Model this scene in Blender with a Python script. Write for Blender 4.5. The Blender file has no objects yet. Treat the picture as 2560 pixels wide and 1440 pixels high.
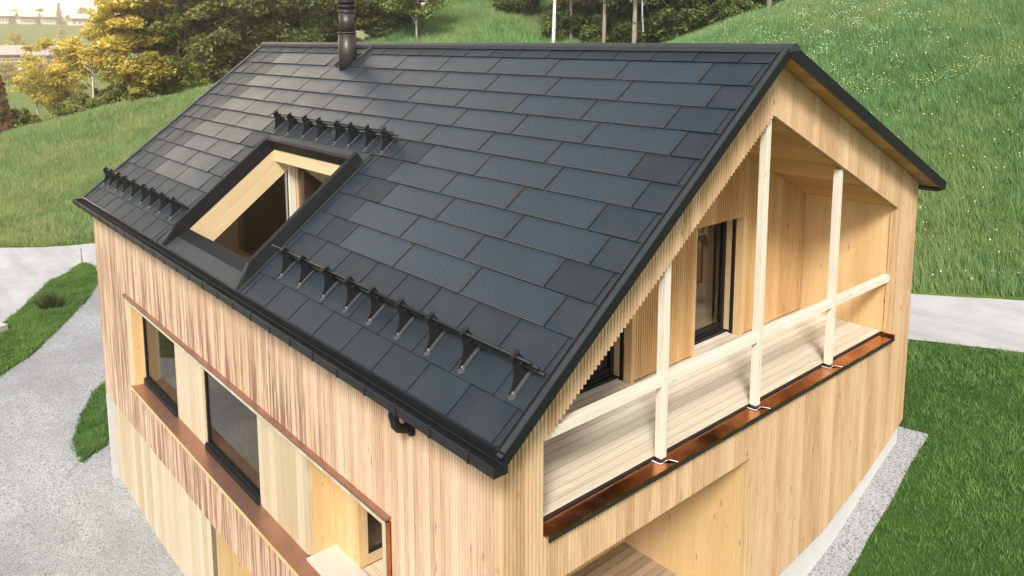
import bpy, math, random
import numpy as np
from mathutils import Vector, Matrix
from mathutils.geometry import delaunay_2d_cdt
random.seed(7); RNG=np.random.default_rng(7)
D=bpy.data; COL=bpy.context.scene.collection; scn=bpy.context.scene
R=math.radians
# ------------------------------------------------------------------ helpers
class MB:
    """collects geometry for ONE mesh object"""
    def __init__(s): s.v=[]; s.f=[]; s.m=[]
    def quad(s,a,b,c,d,mi=0):
        n=len(s.v); s.v+= [tuple(a),tuple(b),tuple(c),tuple(d)]; s.f.append((n,n+1,n+2,n+3)); s.m.append(mi)
    def poly(s,pts,mi=0):
        n=len(s.v); s.v+=[tuple(p) for p in pts]; s.f.append(tuple(range(n,n+len(pts)))); s.m.append(mi)
    def hexa(s,p,mi=0,top=None):      # p: 4 bottom pts, 4 top pts
        n=len(s.v); s.v+=[tuple(q) for q in p]
        for k,q in enumerate(((3,2,1,0),(4,5,6,7),(0,1,5,4),(1,2,6,5),(2,3,7,6),(3,0,4,7))):
            s.f.append(tuple(n+i for i in q)); s.m.append(top if (k==1 and top is not None) else mi)
        return s
    def box(s,x0,x1,y0,y1,z0,z1,mi=0):
        return s.hexa([(x0,y0,z0),(x1,y0,z0),(x1,y1,z0),(x0,y1,z0),(x0,y0,z1),(x1,y0,z1),(x1,y1,z1),(x0,y1,z1)],mi)
    def tube(s,pts,rads,n=8,mi=0,cap=True):
        pts=[Vector(p) for p in pts]; rings=[]; a=None
        for i,p in enumerate(pts):
            t=(pts[min(i+1,len(pts)-1)]-pts[max(i-1,0)]).normalized()
            a=t.orthogonal() if a is None else a-t*a.dot(t)
            a=a.normalized(); b=t.cross(a); base=len(s.v); r=rads[i] if hasattr(rads,'__len__') else rads
            for k in range(n):
                an=2*math.pi*k/n; s.v.append(tuple(p+(a*math.cos(an)+b*math.sin(an))*r))
            rings.append(base)
        for i in range(len(rings)-1):
            for k in range(n):
                s.f.append((rings[i]+k,rings[i]+(k+1)%n,rings[i+1]+(k+1)%n,rings[i+1]+k)); s.m.append(mi)
        if cap:
            s.f.append(tuple(rings[0]+k for k in reversed(range(n)))); s.m.append(mi)
            s.f.append(tuple(rings[-1]+k for k in range(n))); s.m.append(mi)
        return s
    def prism(s,poly,f0,f1,mi=0):     # extrude a 2D polygon between two mappings
        n=len(s.v); k=len(poly)
        s.v+=[tuple(f0(*p)) for p in poly]+[tuple(f1(*p)) for p in poly]
        s.f.append(tuple(n+i for i in reversed(range(k)))); s.m.append(mi)
        s.f.append(tuple(n+k+i for i in range(k))); s.m.append(mi)
        for i in range(k):
            j=(i+1)%k; s.f.append((n+i,n+j,n+k+j,n+k+i)); s.m.append(mi)
        return s
    def build(s,name,mats,parent=None,smooth=False,bevel=0):
        me=D.meshes.new(name); me.from_pydata(s.v,[],s.f)
        if not isinstance(mats,(list,tuple)): mats=[mats]
        for m in mats: me.materials.append(m)
        me.polygons.foreach_set('material_index',s.m)
        if smooth: me.polygons.foreach_set('use_smooth',[True]*len(s.f))
        me.update()
        o=D.objects.new(name,me); COL.objects.link(o)
        if bevel:
            b=o.modifiers.new('bevel','BEVEL'); b.width=bevel; b.segments=2; b.limit_method='ANGLE'
        if parent: attach(o,parent)
        return o
def wmat(o): return wmat(o.parent)@o.matrix_parent_inverse@o.matrix_basis if o.parent else o.matrix_basis.copy()
def attach(o,parent): o.parent=parent; o.matrix_parent_inverse=wmat(parent).inverted()
def tag(o,label=None,cat=None,group=None,kind=None):
    if label: o['label']=label
    if cat: o['category']=cat
    if group: o['group']=group
    if kind: o['kind']=kind
    return o
def empty(name,loc,label,cat,group=None):
    o=D.objects.new(name,None); o.empty_display_size=.3; COL.objects.link(o); o.location=loc
    return tag(o,label,cat,group)
def dup(o,parent=None):
    c=o.copy(); COL.objects.link(c)
    if parent: c.parent=parent
    for ch in o.children: dup(ch,c)
    return c
def dup_tree(root):
    kids={}
    for o in D.objects:
        if o.parent: kids.setdefault(o.parent.name,[]).append(o)
    def rec(o,p):
        c=o.copy(); COL.objects.link(c)
        if p is not None: c.parent=p
        for ch in kids.get(o.name,[]): rec(ch,c)
        return c
    return rec(root,None)
# ------------------------------------------------------------------ materials
class NT:
    def __init__(s,name):
        s.mat=D.materials.new(name); s.mat.use_nodes=True; s.t=s.mat.node_tree; s.t.nodes.clear()
        s.out=s.n('ShaderNodeOutputMaterial')
    def n(s,t,**k):
        nd=s.t.nodes.new(t)
        for a,b in k.items(): setattr(nd,a,b)
        return nd
    def l(s,a,b): s.t.links.new(a,b)
    def set(s,sock,v):
        if isinstance(v,(int,float,tuple,list)):
            if isinstance(v,(tuple,list)) and len(v)==3 and sock.type=='RGBA': v=(*v,1)
            sock.default_value=v
        else: s.l(v,sock)
    def math(s,op,a,b=0,c=None,clamp=False):
        m=s.n('ShaderNodeMath',operation=op,use_clamp=clamp); s.set(m.inputs[0],a); s.set(m.inputs[1],b)
        if c is not None: s.set(m.inputs[2],c)
        return m.outputs[0]
    def vmath(s,op,a,b):
        m=s.n('ShaderNodeVectorMath',operation=op); s.set(m.inputs[0],a); s.set(m.inputs[1],b)
        return m.outputs['Value'] if op=='DOT_PRODUCT' else m.outputs[0]
    def mix(s,f,a,b,mode='MIX'):
        m=s.n('ShaderNodeMix',data_type='RGBA',blend_type=mode); s.set(m.inputs[0],f); s.set(m.inputs[6],a); s.set(m.inputs[7],b); return m.outputs[2]
    def noise(s,vec,scale=5,detail=3,rough=.5,dim='3D'):
        m=s.n('ShaderNodeTexNoise',noise_dimensions=dim)
        if vec is not None: s.l(vec,m.inputs['Vector'])
        m.inputs['Scale'].default_value=scale; m.inputs['Detail'].default_value=detail; m.inputs['Roughness'].default_value=rough; return m.outputs[0]
    def white(s,w):
        m=s.n('ShaderNodeTexWhiteNoise',noise_dimensions='1D'); s.l(w,m.inputs['W']); return m.outputs[0]
    def ramp(s,f,lo,hi,a=0.,b=1.):
        m=s.n('ShaderNodeMapRange',clamp=True); s.set(m.inputs[0],f); m.inputs[1].default_value=lo; m.inputs[2].default_value=hi; m.inputs[3].default_value=a; m.inputs[4].default_value=b; return m.outputs[0]
    def obj(s): return s.n('ShaderNodeTexCoord').outputs['Object']
    def comb(s,x,y,z):
        m=s.n('ShaderNodeCombineXYZ'); s.set(m.inputs[0],x); s.set(m.inputs[1],y); s.set(m.inputs[2],z); return m.outputs[0]
    def bsdf(s,color,rough=.6,metal=0,spec=.5,normal=None,**k):
        b=s.n('ShaderNodeBsdfPrincipled'); s.set(b.inputs['Base Color'],color); s.set(b.inputs['Roughness'],rough); s.set(b.inputs['Metallic'],metal)
        s.set(b.inputs['Specular IOR Level'],spec)
        if normal is not None: s.l(normal,b.inputs['Normal'])
        for a,v in k.items(): s.set(b.inputs[a],v)
        return b.outputs[0]
    def bump(s,hgt,strength=.3,dist=.01):
        b=s.n('ShaderNodeBump'); b.inputs['Strength'].default_value=strength; b.inputs['Distance'].default_value=dist; s.l(hgt,b.inputs['Height']); return b.outputs[0]
    def done(s,sh): s.l(sh,s.out.inputs[0]); return s.mat
def plain(name,color,rough=.5,metal=0,spec=.5,noise=0.,nscale=8,bump=0,bscale=60):
    n=NT(name); c=color; nm=None; o=n.obj()
    if noise:
        f=n.noise(o,nscale,5,.6); c=n.mix(n.ramp(f,.3,.7),tuple(v*(1-noise) for v in color),tuple(min(1,v*(1+noise)) for v in color))
    if bump: nm=n.bump(n.noise(o,bscale,3),bump,.004)
    return n.done(n.bsdf(c,rough,metal,spec,nm))
def wood(name,lat,lon,dark,mid,light,board=.145,knots=.5,rough=.62,stain=None,boardvar=.45,bump=.15,gap=0):
    """timber: lat / lon are unit vectors across and along the boards"""
    n=NT(name); o=n.obj(); u=n.vmath('DOT_PRODUCT',o,lat); w=n.vmath('DOT_PRODUCT',o,lon); t=n.vmath('DOT_PRODUCT',o,n_cross(lat,lon))
    b=n.math('FLOOR',n.math('DIVIDE',u,board)); v1=n.white(b)
    wseg=n.math('ADD',w,n.math('MULTIPLY',v1,23.))
    g=n.noise(n.comb(n.math('MULTIPLY',u,58),n.math('MULTIPLY',t,58),n.math('MULTIPLY',wseg,1.1)),1,5,.62)
    g2=n.noise(n.comb(n.math('MULTIPLY',u,190),n.math('MULTIPLY',t,190),n.math('MULTIPLY',wseg,3.2)),1,3,.6)
    big=n.noise(n.comb(n.math('MULTIPLY',u,2.2),0.,n.math('MULTIPLY',w,.45)),1,3,.5)
    f=n.math('ADD',n.math('MULTIPLY',n.math('SUBTRACT',v1,.5),boardvar),n.math('MULTIPLY',n.math('SUBTRACT',g,.5),1.25))
    f=n.math('ADD',f,n.math('MULTIPLY',n.math('SUBTRACT',g2,.5),.9))
    f=n.math('ADD',f,n.math('ADD',n.math('MULTIPLY',n.math('SUBTRACT',big,.5),.9),.5),clamp=True)
    c=n.mix(n.ramp(f,.0,.5),dark,mid); c=n.mix(n.ramp(f,.5,1.),c,light)
    if knots:
        vo=n.n('ShaderNodeTexVoronoi'); n.l(n.comb(n.math('MULTIPLY',u,5.5),n.math('MULTIPLY',b,3.3),n.math('MULTIPLY',w,1.7)),vo.inputs['Vector']); vo.inputs['Scale'].default_value=1
        k=n.ramp(vo.outputs['Distance'],.05,.11,knots,0.); c=n.mix(k,c,tuple(v*.42 for v in dark))
        k2=n.ramp(n.white(n.math('ADD',b,77.3)),.82,.83)
        vo2=n.n('ShaderNodeTexVoronoi'); n.l(n.comb(n.math('MULTIPLY',u,3.1),n.math('MULTIPLY',b,1.7),n.math('MULTIPLY',w,.9)),vo2.inputs['Vector']); vo2.inputs['Scale'].default_value=1
        c=n.mix(n.math('MULTIPLY',n.ramp(vo2.outputs['Distance'],.08,.2,.55,0.),1.),c,light)
    if stain: c=stain(n,o,u,w,c)
    if gap:
        fr=n.math('FRACT',n.math('DIVIDE',u,board)); e=n.ramp(n.math('ABSOLUTE',n.math('SUBTRACT',fr,.5)),.5-gap,.5,0.,.85); c=n.mix(e,c,tuple(v*.32 for v in dark))
    nm=n.bump(n.math('ADD',g2,g),bump,.004)
    return n.done(n.bsdf(c,rough,0,.3,nm))
def n_cross(a,b): return tuple(Vector(a).cross(Vector(b)))
def weather(n,o,u,w,c):
    """grey brown run marks on the eaves side, their own shape"""
    a=n.noise(n.comb(n.math('MULTIPLY',u,7.5),0.,n.math('MULTIPLY',w,.26)),1,4,.7)
    a2=n.noise(n.comb(n.math('MULTIPLY',u,55),0.,n.math('MULTIPLY',w,.5)),1,3,.7)
    s=n.math('ADD',n.math('MULTIPLY',a,.62),n.math('MULTIPLY',a2,.5))
    s=n.ramp(s,.535,.60)
    x=n.n('ShaderNodeSeparateXYZ'); n.l(o,x.inputs[0])
    xm=n.math('MULTIPLY',n.ramp(x.outputs[0],-15.,-13.5,.55,1.),n.ramp(x.outputs[0],-4.4,-2.4,1.,0.))
    zn=n.math('ADD',x.outputs[2],n.math('MULTIPLY',n.noise(n.comb(n.math('MULTIPLY',u,3.),0.,0.),1,2),1.6))
    zm=n.ramp(zn,-3.0,-4.4,.0,1.)
    m=n.math('MULTIPLY',n.math('MULTIPLY',s,xm),zm)
    return n.mix(n.math('MULTIPLY',m,.85),c,(.17,.085,.05))
M={}
Xv,Yv,Zv=(1,0,0),(0,1,0),(0,0,1)
M['long_clad']=wood('spruce_eaves_side',Xv,Zv,(.41,.255,.155),(.56,.395,.265),(.645,.50,.37),board=.1,stain=weather,knots=.5,boardvar=.55)
M['gable_clad']=wood('spruce_gable',Yv,Zv,(.34,.20,.10),(.50,.335,.185),(.60,.44,.28),board=.15,knots=.7,boardvar=.5)
M['gable_in']=wood('spruce_sheltered_warm_bounce',Yv,Zv,(.38,.205,.075),(.50,.305,.13),(.58,.39,.195),board=.15,knots=.6,boardvar=.6)  # unweathered spruce; warm bounced light is also put into the colour
M['smooth_x']=wood('spruce_panel_x',Xv,Zv,(.47,.29,.125),(.57,.38,.185),(.63,.455,.255),board=.24,knots=.6,boardvar=.35)
M['smooth_y']=wood('spruce_panel_y',Yv,Zv,(.47,.29,.12),(.57,.375,.175),(.63,.45,.24),board=.24,knots=.5,boardvar=.35)
M['white_x']=wood('whitened_panel',Xv,Zv,(.42,.325,.20),(.50,.405,.275),(.56,.475,.35),board=.24,knots=.3,boardvar=.9,gap=.015)
M['soffit']=wood('soffit_boards',(0,.91,-.41),Xv,(.34,.18,.06),(.48,.28,.10),(.56,.36,.15),board=.2,knots=.6,boardvar=.8)
M['deck_y']=wood('larch_deck',Xv,Yv,(.50,.42,.31),(.62,.54,.42),(.69,.62,.51),board=.1437,knots=.15,boardvar=.6,gap=.06)
M['pale_wood']=wood('whitened_timber',(.7,.7,0),Zv,(.42,.365,.275),(.60,.54,.44),(.69,.635,.54),board=.4,knots=.4,boardvar=.1)
M['rail_wood']=wood('whitened_rail',(.7,0,.7),Yv,(.46,.40,.31),(.61,.555,.46),(.70,.65,.56),board=.4,knots=.4,boardvar=.1)
M['dormer_wood']=wood('dormer_lining',(0,.62,.78),Xv,(.50,.37,.2),(.60,.46,.27),(.66,.52,.33),board=.9,knots=.25,boardvar=.2)
M['lining_wood']=wood('dormer_lining_slope',(0,-.616,.788),(0,.788,.616),(.47,.34,.18),(.57,.43,.245),(.63,.49,.30),board=.31,knots=.3,boardvar=.3)
M['frame_wood']=plain('window_frame_wood',(.50,.35,.19),.5,noise=.12,nscale=14)
M['black']=plain('black_coated_metal',(.010,.0105,.012),.5,0,.28,noise=.15,nscale=30)
M['gutter']=plain('black_gutter_metal',(.010,.0105,.012),.42,0,.35,noise=.2,nscale=12)
M['dark']=plain('dark_void',(.006,.006,.007),.8)
M['black_matt']=plain('matt_black_cap',(.009,.0095,.0105),.65,0,.2,noise=.1,nscale=6)
M['steel']=plain('bright_bolt',(.6,.6,.6),.3,1)
M['strap']=plain('grey_strap_metal',(.075,.075,.078),.38,.3,.5,noise=.25,nscale=25)
M['coating']=plain('anthracite_sheet',(.022,.0245,.0265),.5,0,.5,noise=.12,nscale=4,bump=.18,bscale=260)
M['white_strip']=plain('white_sealing_strip',(.8,.8,.8),.6)
M['render']=plain('white_plinth_render',(.50,.49,.465),.85,noise=.05,nscale=2,bump=.15,bscale=90)
M['concrete']=plain('pale_concrete',(.44,.41,.395),.85,noise=.07,nscale=3,bump=.2,bscale=40)
M['slab_white']=plain('pale_threshold_slab',(.52,.45,.385),.6,noise=.04)
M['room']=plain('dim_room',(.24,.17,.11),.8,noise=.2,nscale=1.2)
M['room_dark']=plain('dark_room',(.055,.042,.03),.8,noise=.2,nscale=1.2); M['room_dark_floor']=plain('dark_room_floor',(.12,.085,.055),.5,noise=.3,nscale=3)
M['room_floor']=plain('room_floor',(.62,.50,.36),.5,noise=.2,nscale=3)
def tile_mat():
    n=NT('anthracite_roof_tile'); o=n.obj(); a=n.n('ShaderNodeAttribute',attribute_name='tint').outputs['Fac']
    f=n.noise(o,2.3,4,.6); fine=n.noise(o,420,2); st=n.noise(o,28,4,.7)
    c=n.mix(a,(.009,.0145,.020),(.0145,.022,.0285)); c=n.mix(n.ramp(f,.35,.7,0.,.35),c,(.030,.036,.040))
    c=n.mix(n.ramp(st,.6,.78,0.,.4),c,(.038,.043,.047))
    r=n.ramp(f,.3,.7,.46,.6)
    return n.done(n.bsdf(c,r,0,.36,n.bump(fine,.35,.0018)))
M['tile']=tile_mat()
def solar_mat():
    n=NT('solar_glass'); uv=n.n('ShaderNodeUVMap',uv_map='UVMap').outputs[0]; x=n.n('ShaderNodeSeparateXYZ'); n.l(uv,x.inputs[0])
    U,V=x.outputs[0],x.outputs[1]
    fr=n.math('FRACT',n.math('MULTIPLY',V,17)); ln=n.ramp(n.math('ABSOLUTE',n.math('SUBTRACT',fr,.5)),.13,.2,1.,0.)
    ins=n.math('MULTIPLY',n.math('MULTIPLY',n.ramp(U,.03,.032),n.ramp(U,.955,.957,1.,0.)),n.math('MULTIPLY',n.ramp(V,.05,.052),n.ramp(V,.93,.932,1.,0.)))
    fv=n.math('FRACT',n.math('MULTIPLY',U,8)); cell=n.ramp(n.math('ABSOLUTE',n.math('SUBTRACT',fv,.5)),.485,.495,0.,1.)
    o=n.obj(); var=n.noise(o,1.4,2); sp=n.noise(n.comb(n.math('MULTIPLY',U,170),n.math('MULTIPLY',V,17),0.),1,1)
    base=n.mix(n.ramp(var,.3,.7),(.008,.016,.0245),(.0115,.021,.031))
    c=n.mix(n.math('MULTIPLY',ln,n.ramp(sp,.3,.7,.25,1.)),base,(.058,.08,.096)); c=n.mix(cell,c,(.012,.016,.02))
    c=n.mix(ins,(.022,.026,.03),c)
    e=n.ramp(V,.988,.99); c=n.mix(e,c,(.085,.086,.088))
    return n.done(n.bsdf(c,n.ramp(var,.3,.7,.36,.46),0,.36,n.bump(n.noise(o,300,2),.12,.001)))
M['solar']=solar_mat()
def copper():
    n=NT('copper_sheet'); o=n.obj(); f=n.noise(o,1.7,5,.65); g=n.noise(o,55,3)
    c=n.mix(n.ramp(f,.35,.65),(.46,.185,.085),(.74,.37,.21)); c=n.mix(n.ramp(g,.45,.8,0.,.25),c,(.33,.15,.085))
    return n.done(n.bsdf(c,n.ramp(f,.3,.7,.16,.34),1.,.5,n.bump(n.noise(o,3.2,2),.35,.02)))
M['copper']=copper()
M['copper_light']=plain('pale_copper_sheet',(.40,.215,.15),.36,.75,.5,noise=.14,nscale=2.5,bump=.05,bscale=4)
def glass(name='window_glass',base=.06):
    n=NT(name); g=n.n('ShaderNodeBsdfGlossy'); g.inputs['Roughness'].default_value=.004; g.inputs['Color'].default_value=(.95,.95,.95,1)
    t=n.n('ShaderNodeBsdfTransparent'); t.inputs['Color'].default_value=(.82,.80,.76,1)
    ge=n.n('ShaderNodeNewGeometry'); co_=n.math('ABSOLUTE',n.vmath('DOT_PRODUCT',ge.outputs['Incoming'],ge.outputs['Normal']))
    fr=n.math('MULTIPLY_ADD',n.math('POWER',n.math('SUBTRACT',1.,co_,clamp=True),4.),.38,base,clamp=True)
    m=n.n('ShaderNodeMixShader'); n.l(fr,m.inputs[0]); n.l(t.outputs[0],m.inputs[1]); n.l(g.outputs[0],m.inputs[2])
    return n.done(m.outputs[0])
M['glass']=glass(); M['glass_coated']=glass('coated_glass',.34)
def gravel(name,a,b,c3,scale):
    n=NT(name); o=n.obj(); v=n.n('ShaderNodeTexVoronoi'); n.l(o,v.inputs['Vector']); v.inputs['Scale'].default_value=scale
    x=n.n('ShaderNodeSeparateColor'); n.l(v.outputs['Color'],x.inputs[0])
    big=n.noise(o,.35,5,.6); c=n.mix(x.outputs[0],a,b); c=n.mix(n.ramp(x.outputs[1],.86,.9),c,c3); c=n.mix(n.ramp(big,.42,.66,0.,.55),c,tuple(q*.72 for q in a)); tk=n.noise(n.vmath('MULTIPLY',o,(.10,.8,.5)),1.,5,.65); c=n.mix(n.ramp(tk,.52,.7,0.,.4),c,tuple(q*.75 for q in a))
    return n.done(n.bsdf(c,.9,0,.2,n.bump(n.math('SUBTRACT',1.,v.outputs['Distance']),.9,.02)))
M['gravel']=gravel('drive_gravel',(.27,.272,.272),(.45,.455,.455),(.15,.15,.15),38)
M['gravel2']=gravel('kerb_gravel',(.24,.24,.24),(.42,.42,.42),(.12,.12,.12),60)
def asphalt(name,a,b):
    n=NT(name); o=n.obj(); f=n.noise(o,.5,6,.62); g=n.noise(o,60,3); tr=n.noise(n.vmath('MULTIPLY',o,(.12,.9,.5)),1.,4,.6)
    c=n.mix(n.ramp(f,.35,.7),a,b); c=n.mix(n.ramp(g,.35,.7,0.,.4),c,tuple(q*.75 for q in a)); c=n.mix(n.ramp(tr,.47,.7,0.,.5),c,tuple(q*.6 for q in a)); cr=n.noise(o,1.6,7,.75); c=n.mix(n.ramp(cr,.6,.72,0.,.4),c,tuple(q*.55 for q in a))
    return n.done(n.bsdf(c,.88,0,.25,n.bump(g,.3,.01)))
M['asphalt']=asphalt('pale_asphalt',(.34,.33,.33),(.49,.478,.472))
def soil(name,a,b,c3,sc=.6):
    n=NT(name); o=n.obj(); f=n.noise(o,sc,6,.65); g=n.noise(o,9,4,.7); c=n.mix(n.ramp(f,.35,.65),a,b); c=n.mix(n.ramp(g,.4,.7,0.,.6),c,c3)
    return n.done(n.bsdf(c,.95,0,.1,n.bump(g,.6,.06)))
M['meadow']=soil('meadow_ground',(.075,.12,.022),(.14,.19,.045),(.05,.085,.015),.35)
M['lawn']=soil('lawn_ground',(.028,.06,.011),(.045,.085,.016),(.02,.042,.009),.8)
def leafy(name,dark,light,extra=None,trans=.35,rough=.55,patch=None):
    n=NT(name); a=n.n('ShaderNodeAttribute',attribute_name='tint').outputs['Fac']
    c=n.mix(n.ramp(a,0,.9),dark,light)
    if extra: c=n.mix(n.ramp(a,.955,.965),c,extra)
    if patch:
        o=n.obj(); f=n.noise(o,patch[1],4,.6); c=n.mix(n.ramp(f,.46,.64,0.,.6),c,patch[0])
    b=n.bsdf(c,rough,0,.25); t=n.n('ShaderNodeBsdfTranslucent'); n.set(t.inputs[0],n.mix(.5,c,light))
    m=n.n('ShaderNodeMixShader'); m.inputs[0].default_value=trans; n.l(b,m.inputs[1]); n.l(t.outputs[0],m.inputs[2]); return n.done(m.outputs[0])
M['hill_grass']=leafy('meadow_grass',(.052,.13,.036),(.25,.43,.155),None,.3,patch=((.27,.32,.12),.19))
M['left_grass']=leafy('meadow_grass_pale',(.09,.16,.045),(.35,.45,.165),None,.3,patch=((.34,.34,.12),.3))
M['lawn_grass']=leafy('lawn_grass',(.03,.085,.016),(.20,.34,.085),None,.25,patch=((.07,.13,.03),.9))
M['strip_grass']=leafy('verge_grass',(.05,.115,.022),(.18,.30,.06),None,.25)
M['flower_white']=plain('white_blossom',(.75,.74,.6),.7); M['flower_yellow']=plain('yellow_blossom',(.55,.52,.17),.7)
M['leaf_green']=leafy('green_leaves',(.036,.062,.017),(.17,.22,.062))
M['leaf_brown']=leafy('brownish_green_leaves',(.04,.06,.018),(.19,.225,.07))
M['leaf_light']=leafy('light_green_leaves',(.07,.11,.026),(.26,.33,.10))
M['leaf_olive']=leafy('olive_leaves',(.055,.065,.019),(.25,.25,.08))
M['leaf_glowtint']=leafy('glow_tinted_leaves',(.17,.18,.03),(.86,.70,.18),None,.5)  # warm sun glow is painted into this leaf colour
M['leaf_amber']=leafy('amber_green_leaves',(.075,.105,.025),(.36,.38,.10),None,.4)
M['needle']=leafy('spruce_needles',(.035,.05,.018),(.13,.145,.06),None,.15)
M['rust_needle']=leafy('rusty_needles',(.10,.055,.02),(.28,.16,.06),None,.2)
M['sedge']=leafy('dark_sedge',(.025,.035,.012),(.09,.10,.035),None,.15)
def bark(name,a,b,birch=False):
    n=NT(name); o=n.obj()
    if birch:
        f=n.noise(n.vmath('MULTIPLY',o,(2.2,2.2,6.5)),1,4,.7); c=n.mix(n.ramp(f,.55,.62),a,b)
    else:
        f=n.noise(n.vmath('MULTIPLY',o,(9,9,1.8)),1,4,.7); c=n.mix(n.ramp(f,.35,.65),a,b)
    return n.done(n.bsdf(c,.85,0,.15,n.bump(f,.4,.02)))
M['bark']=bark('brown_bark',(.16,.115,.08),(.30,.23,.17)); M['bark_grey']=bark('grey_bark',(.20,.17,.14),(.38,.33,.28)); M['bark_pale']=bark('pale_bark',(.40,.34,.27),(.62,.55,.46)); M['birch']=bark('birch_bark',(.72,.70,.66),(.04,.035,.03),True)
M['fwall']=plain('farm_white_wall',(.66,.60,.52),.8); M['fwood']=plain('farm_brown_wood',(.22,.12,.07),.8,noise=.2,nscale=2); M['froof']=plain('farm_roof',(.42,.34,.29),.8,noise=.12,nscale=1); M['froof2']=plain('farm_roof_pale',(.55,.5,.46),.7)
M['fglass']=plain('farm_window',(.03,.03,.035),.15)
SUN_E,SKY_S,HAZE,EXPO,SUN_A,GLOW=3.5,.11,.0011,.97,13,36.0
# ------------------------------------------------------------------ the house
TH=.664; CT,ST,TT=math.cos(TH),math.sin(TH),math.tan(TH); S1=.6265; RY,RZ=4.36,-.187
def RP(x,s,o=0.): return (x,4.6-s*CT-o*ST,-s*ST+o*CT)
house=empty('timber_house',(-7.5,4.6,-10.9),'timber clad gabled house with anthracite solar tile roof and recessed balcony','house')
def rbox(mb,x0,x1,s0,s1,o0,o1,mi=0,o1b=None):   # box in roof coordinates (o1b: top height at s1)
    o1b=o1 if o1b is None else o1b
    return mb.hexa([RP(x0,s0,o0),RP(x0,s1,o0),RP(x1,s1,o0),RP(x1,s0,o0),RP(x0,s0,o1),RP(x0,s1,o1b),RP(x1,s1,o1b),RP(x1,s0,o1)],mi)
# --- left roof with plain tiles
XL,XR=-14.86,.165
rf=MB()
rbox(rf,-14.93,-9.3,.42,6.12,-.24,-.004,1); rbox(rf,-5.78,-.03,.42,6.12,-.24,-.004,1); rbox(rf,-.029,.3,.42,6.12,-.055,-.004,1); rbox(rf,-9.3,-5.78,.42,3.4,-.24,-.004,1)
nslab=len(rf.v)
tints=[0.]*nslab
SOL=[]
def tile(mb,x0,x1,s0,s1,ins=.0055):
    dz=random.uniform(-.0012,.0012)
    mb.hexa([RP(x0+ins,s0-.03,-.003),RP(x0+ins,s1,.001),RP(x1-ins,s1,.001),RP(x1-ins,s0-.03,-.003),
             RP(x0+ins,s0-.03,.0005),RP(x0+ins,s1,.020+dz),RP(x1-ins,s1,.027+dz),RP(x1-ins,s0-.03,.006)],0)
    tints.extend([random.random()]*8)
for k in range(0,14):
    s0,s1=(.40,S1) if k==0 else (S1+.42*(k-1),S1+.42*k)
    off=.08 if k%2 else -.27
    first=-.62 if k%2 else -.27
    sol=[]
    if 1<=k<=10:
        for j in range(9):
            b=first-1.4*j; sol.append((b-1.4,b))
        if k==1: sol=[(-13.22,-11.82),(-11.82,-10.42)]+[(-.62-1.4*(j+1),-.62-1.4*j) for j in range(6)]
        if k==6: sol=[q for q in sol if q[1]<=-10.0 or q[0]>=-4.5]
        if k>=7: sol=[q for q in sol if q[1]<=-10.0 or q[0]>=-4.9]
        if k>=7 and k%2==0: pass
    SOL+= [(a,b,s0,s1) for a,b in sol]
    edges=[XR]+[off-.7*n for n in range(0,24) if XL+.02<off-.7*n<XR-.02]+[XL]
    for b,a in zip(edges[:-1],edges[1:]):
        if any(a>=q[0]-.01 and b<=q[1]+.01 for q in sol): continue
        if k==1 and a>=-10.43 and b<=-9.71: continue
        segs=[(a,b)]
        if k>=7:
            segs=[]
            if a<-9.55: segs.append((a,min(b,-9.55)))
            if b>-5.66: segs.append((max(a,-5.66),b))
        for a2,b2 in segs:
            if b2-a2>.03: tile(rf,a2,b2,s0,s1)
roof=rf.build('roof',[M['tile'],M['dark']],house)
at=roof.data.attributes.new('tint','FLOAT','POINT'); at.data.foreach_set('value',tints)
for a,b,s0,s1 in SOL:
    mb=MB(); ins=.009
    P=[RP(a+ins,s0-.02,-.002),RP(a+ins,s1,.002),RP(b-ins,s1,.002),RP(b-ins,s0-.02,-.002),RP(a+ins,s0-.02,.002),RP(a+ins,s1,.026),RP(b-ins,s1,.031),RP(b-ins,s0-.02,.006)]
    mb.hexa(P); o=mb.build('solar_tile',M['solar'],roof)
    uv=o.data.uv_layers.new(name='UVMap'); uvv=[(0,0),(0,1),(1,1),(1,0)]*2
    for lp in o.data.loops: uv.data[lp.index].uv=uvv[lp.vertex_index]
# eaves drip strip and rake trim
m=MB(); rbox(m,-14.93,.3,6.085,6.16,-.03,.002); m.build('eaves_flashing',M['gutter'],roof)
m=MB()
rbox(m,.175,.229,.40,6.11,-.06,-.03,1)            # channel
rbox(m,.238,.305,.36,6.13,-.02,.058,0); rbox(m,.2295,.2375,.36,6.13,-.06,.060,2); rbox(m,.3055,.318,.36,6.135,-.05,.060,2); rbox(m,.164,.174,.42,6.11,-.01,.03,0)
m.build('rake_trim',[M['coating'],M['dark'],M['black_matt']],roof)
m=MB(); rbox(m,-14.97,-14.865,.38,6.12,-.24,.04,0); m.build('rake_trim',M['coating'],roof)
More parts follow.
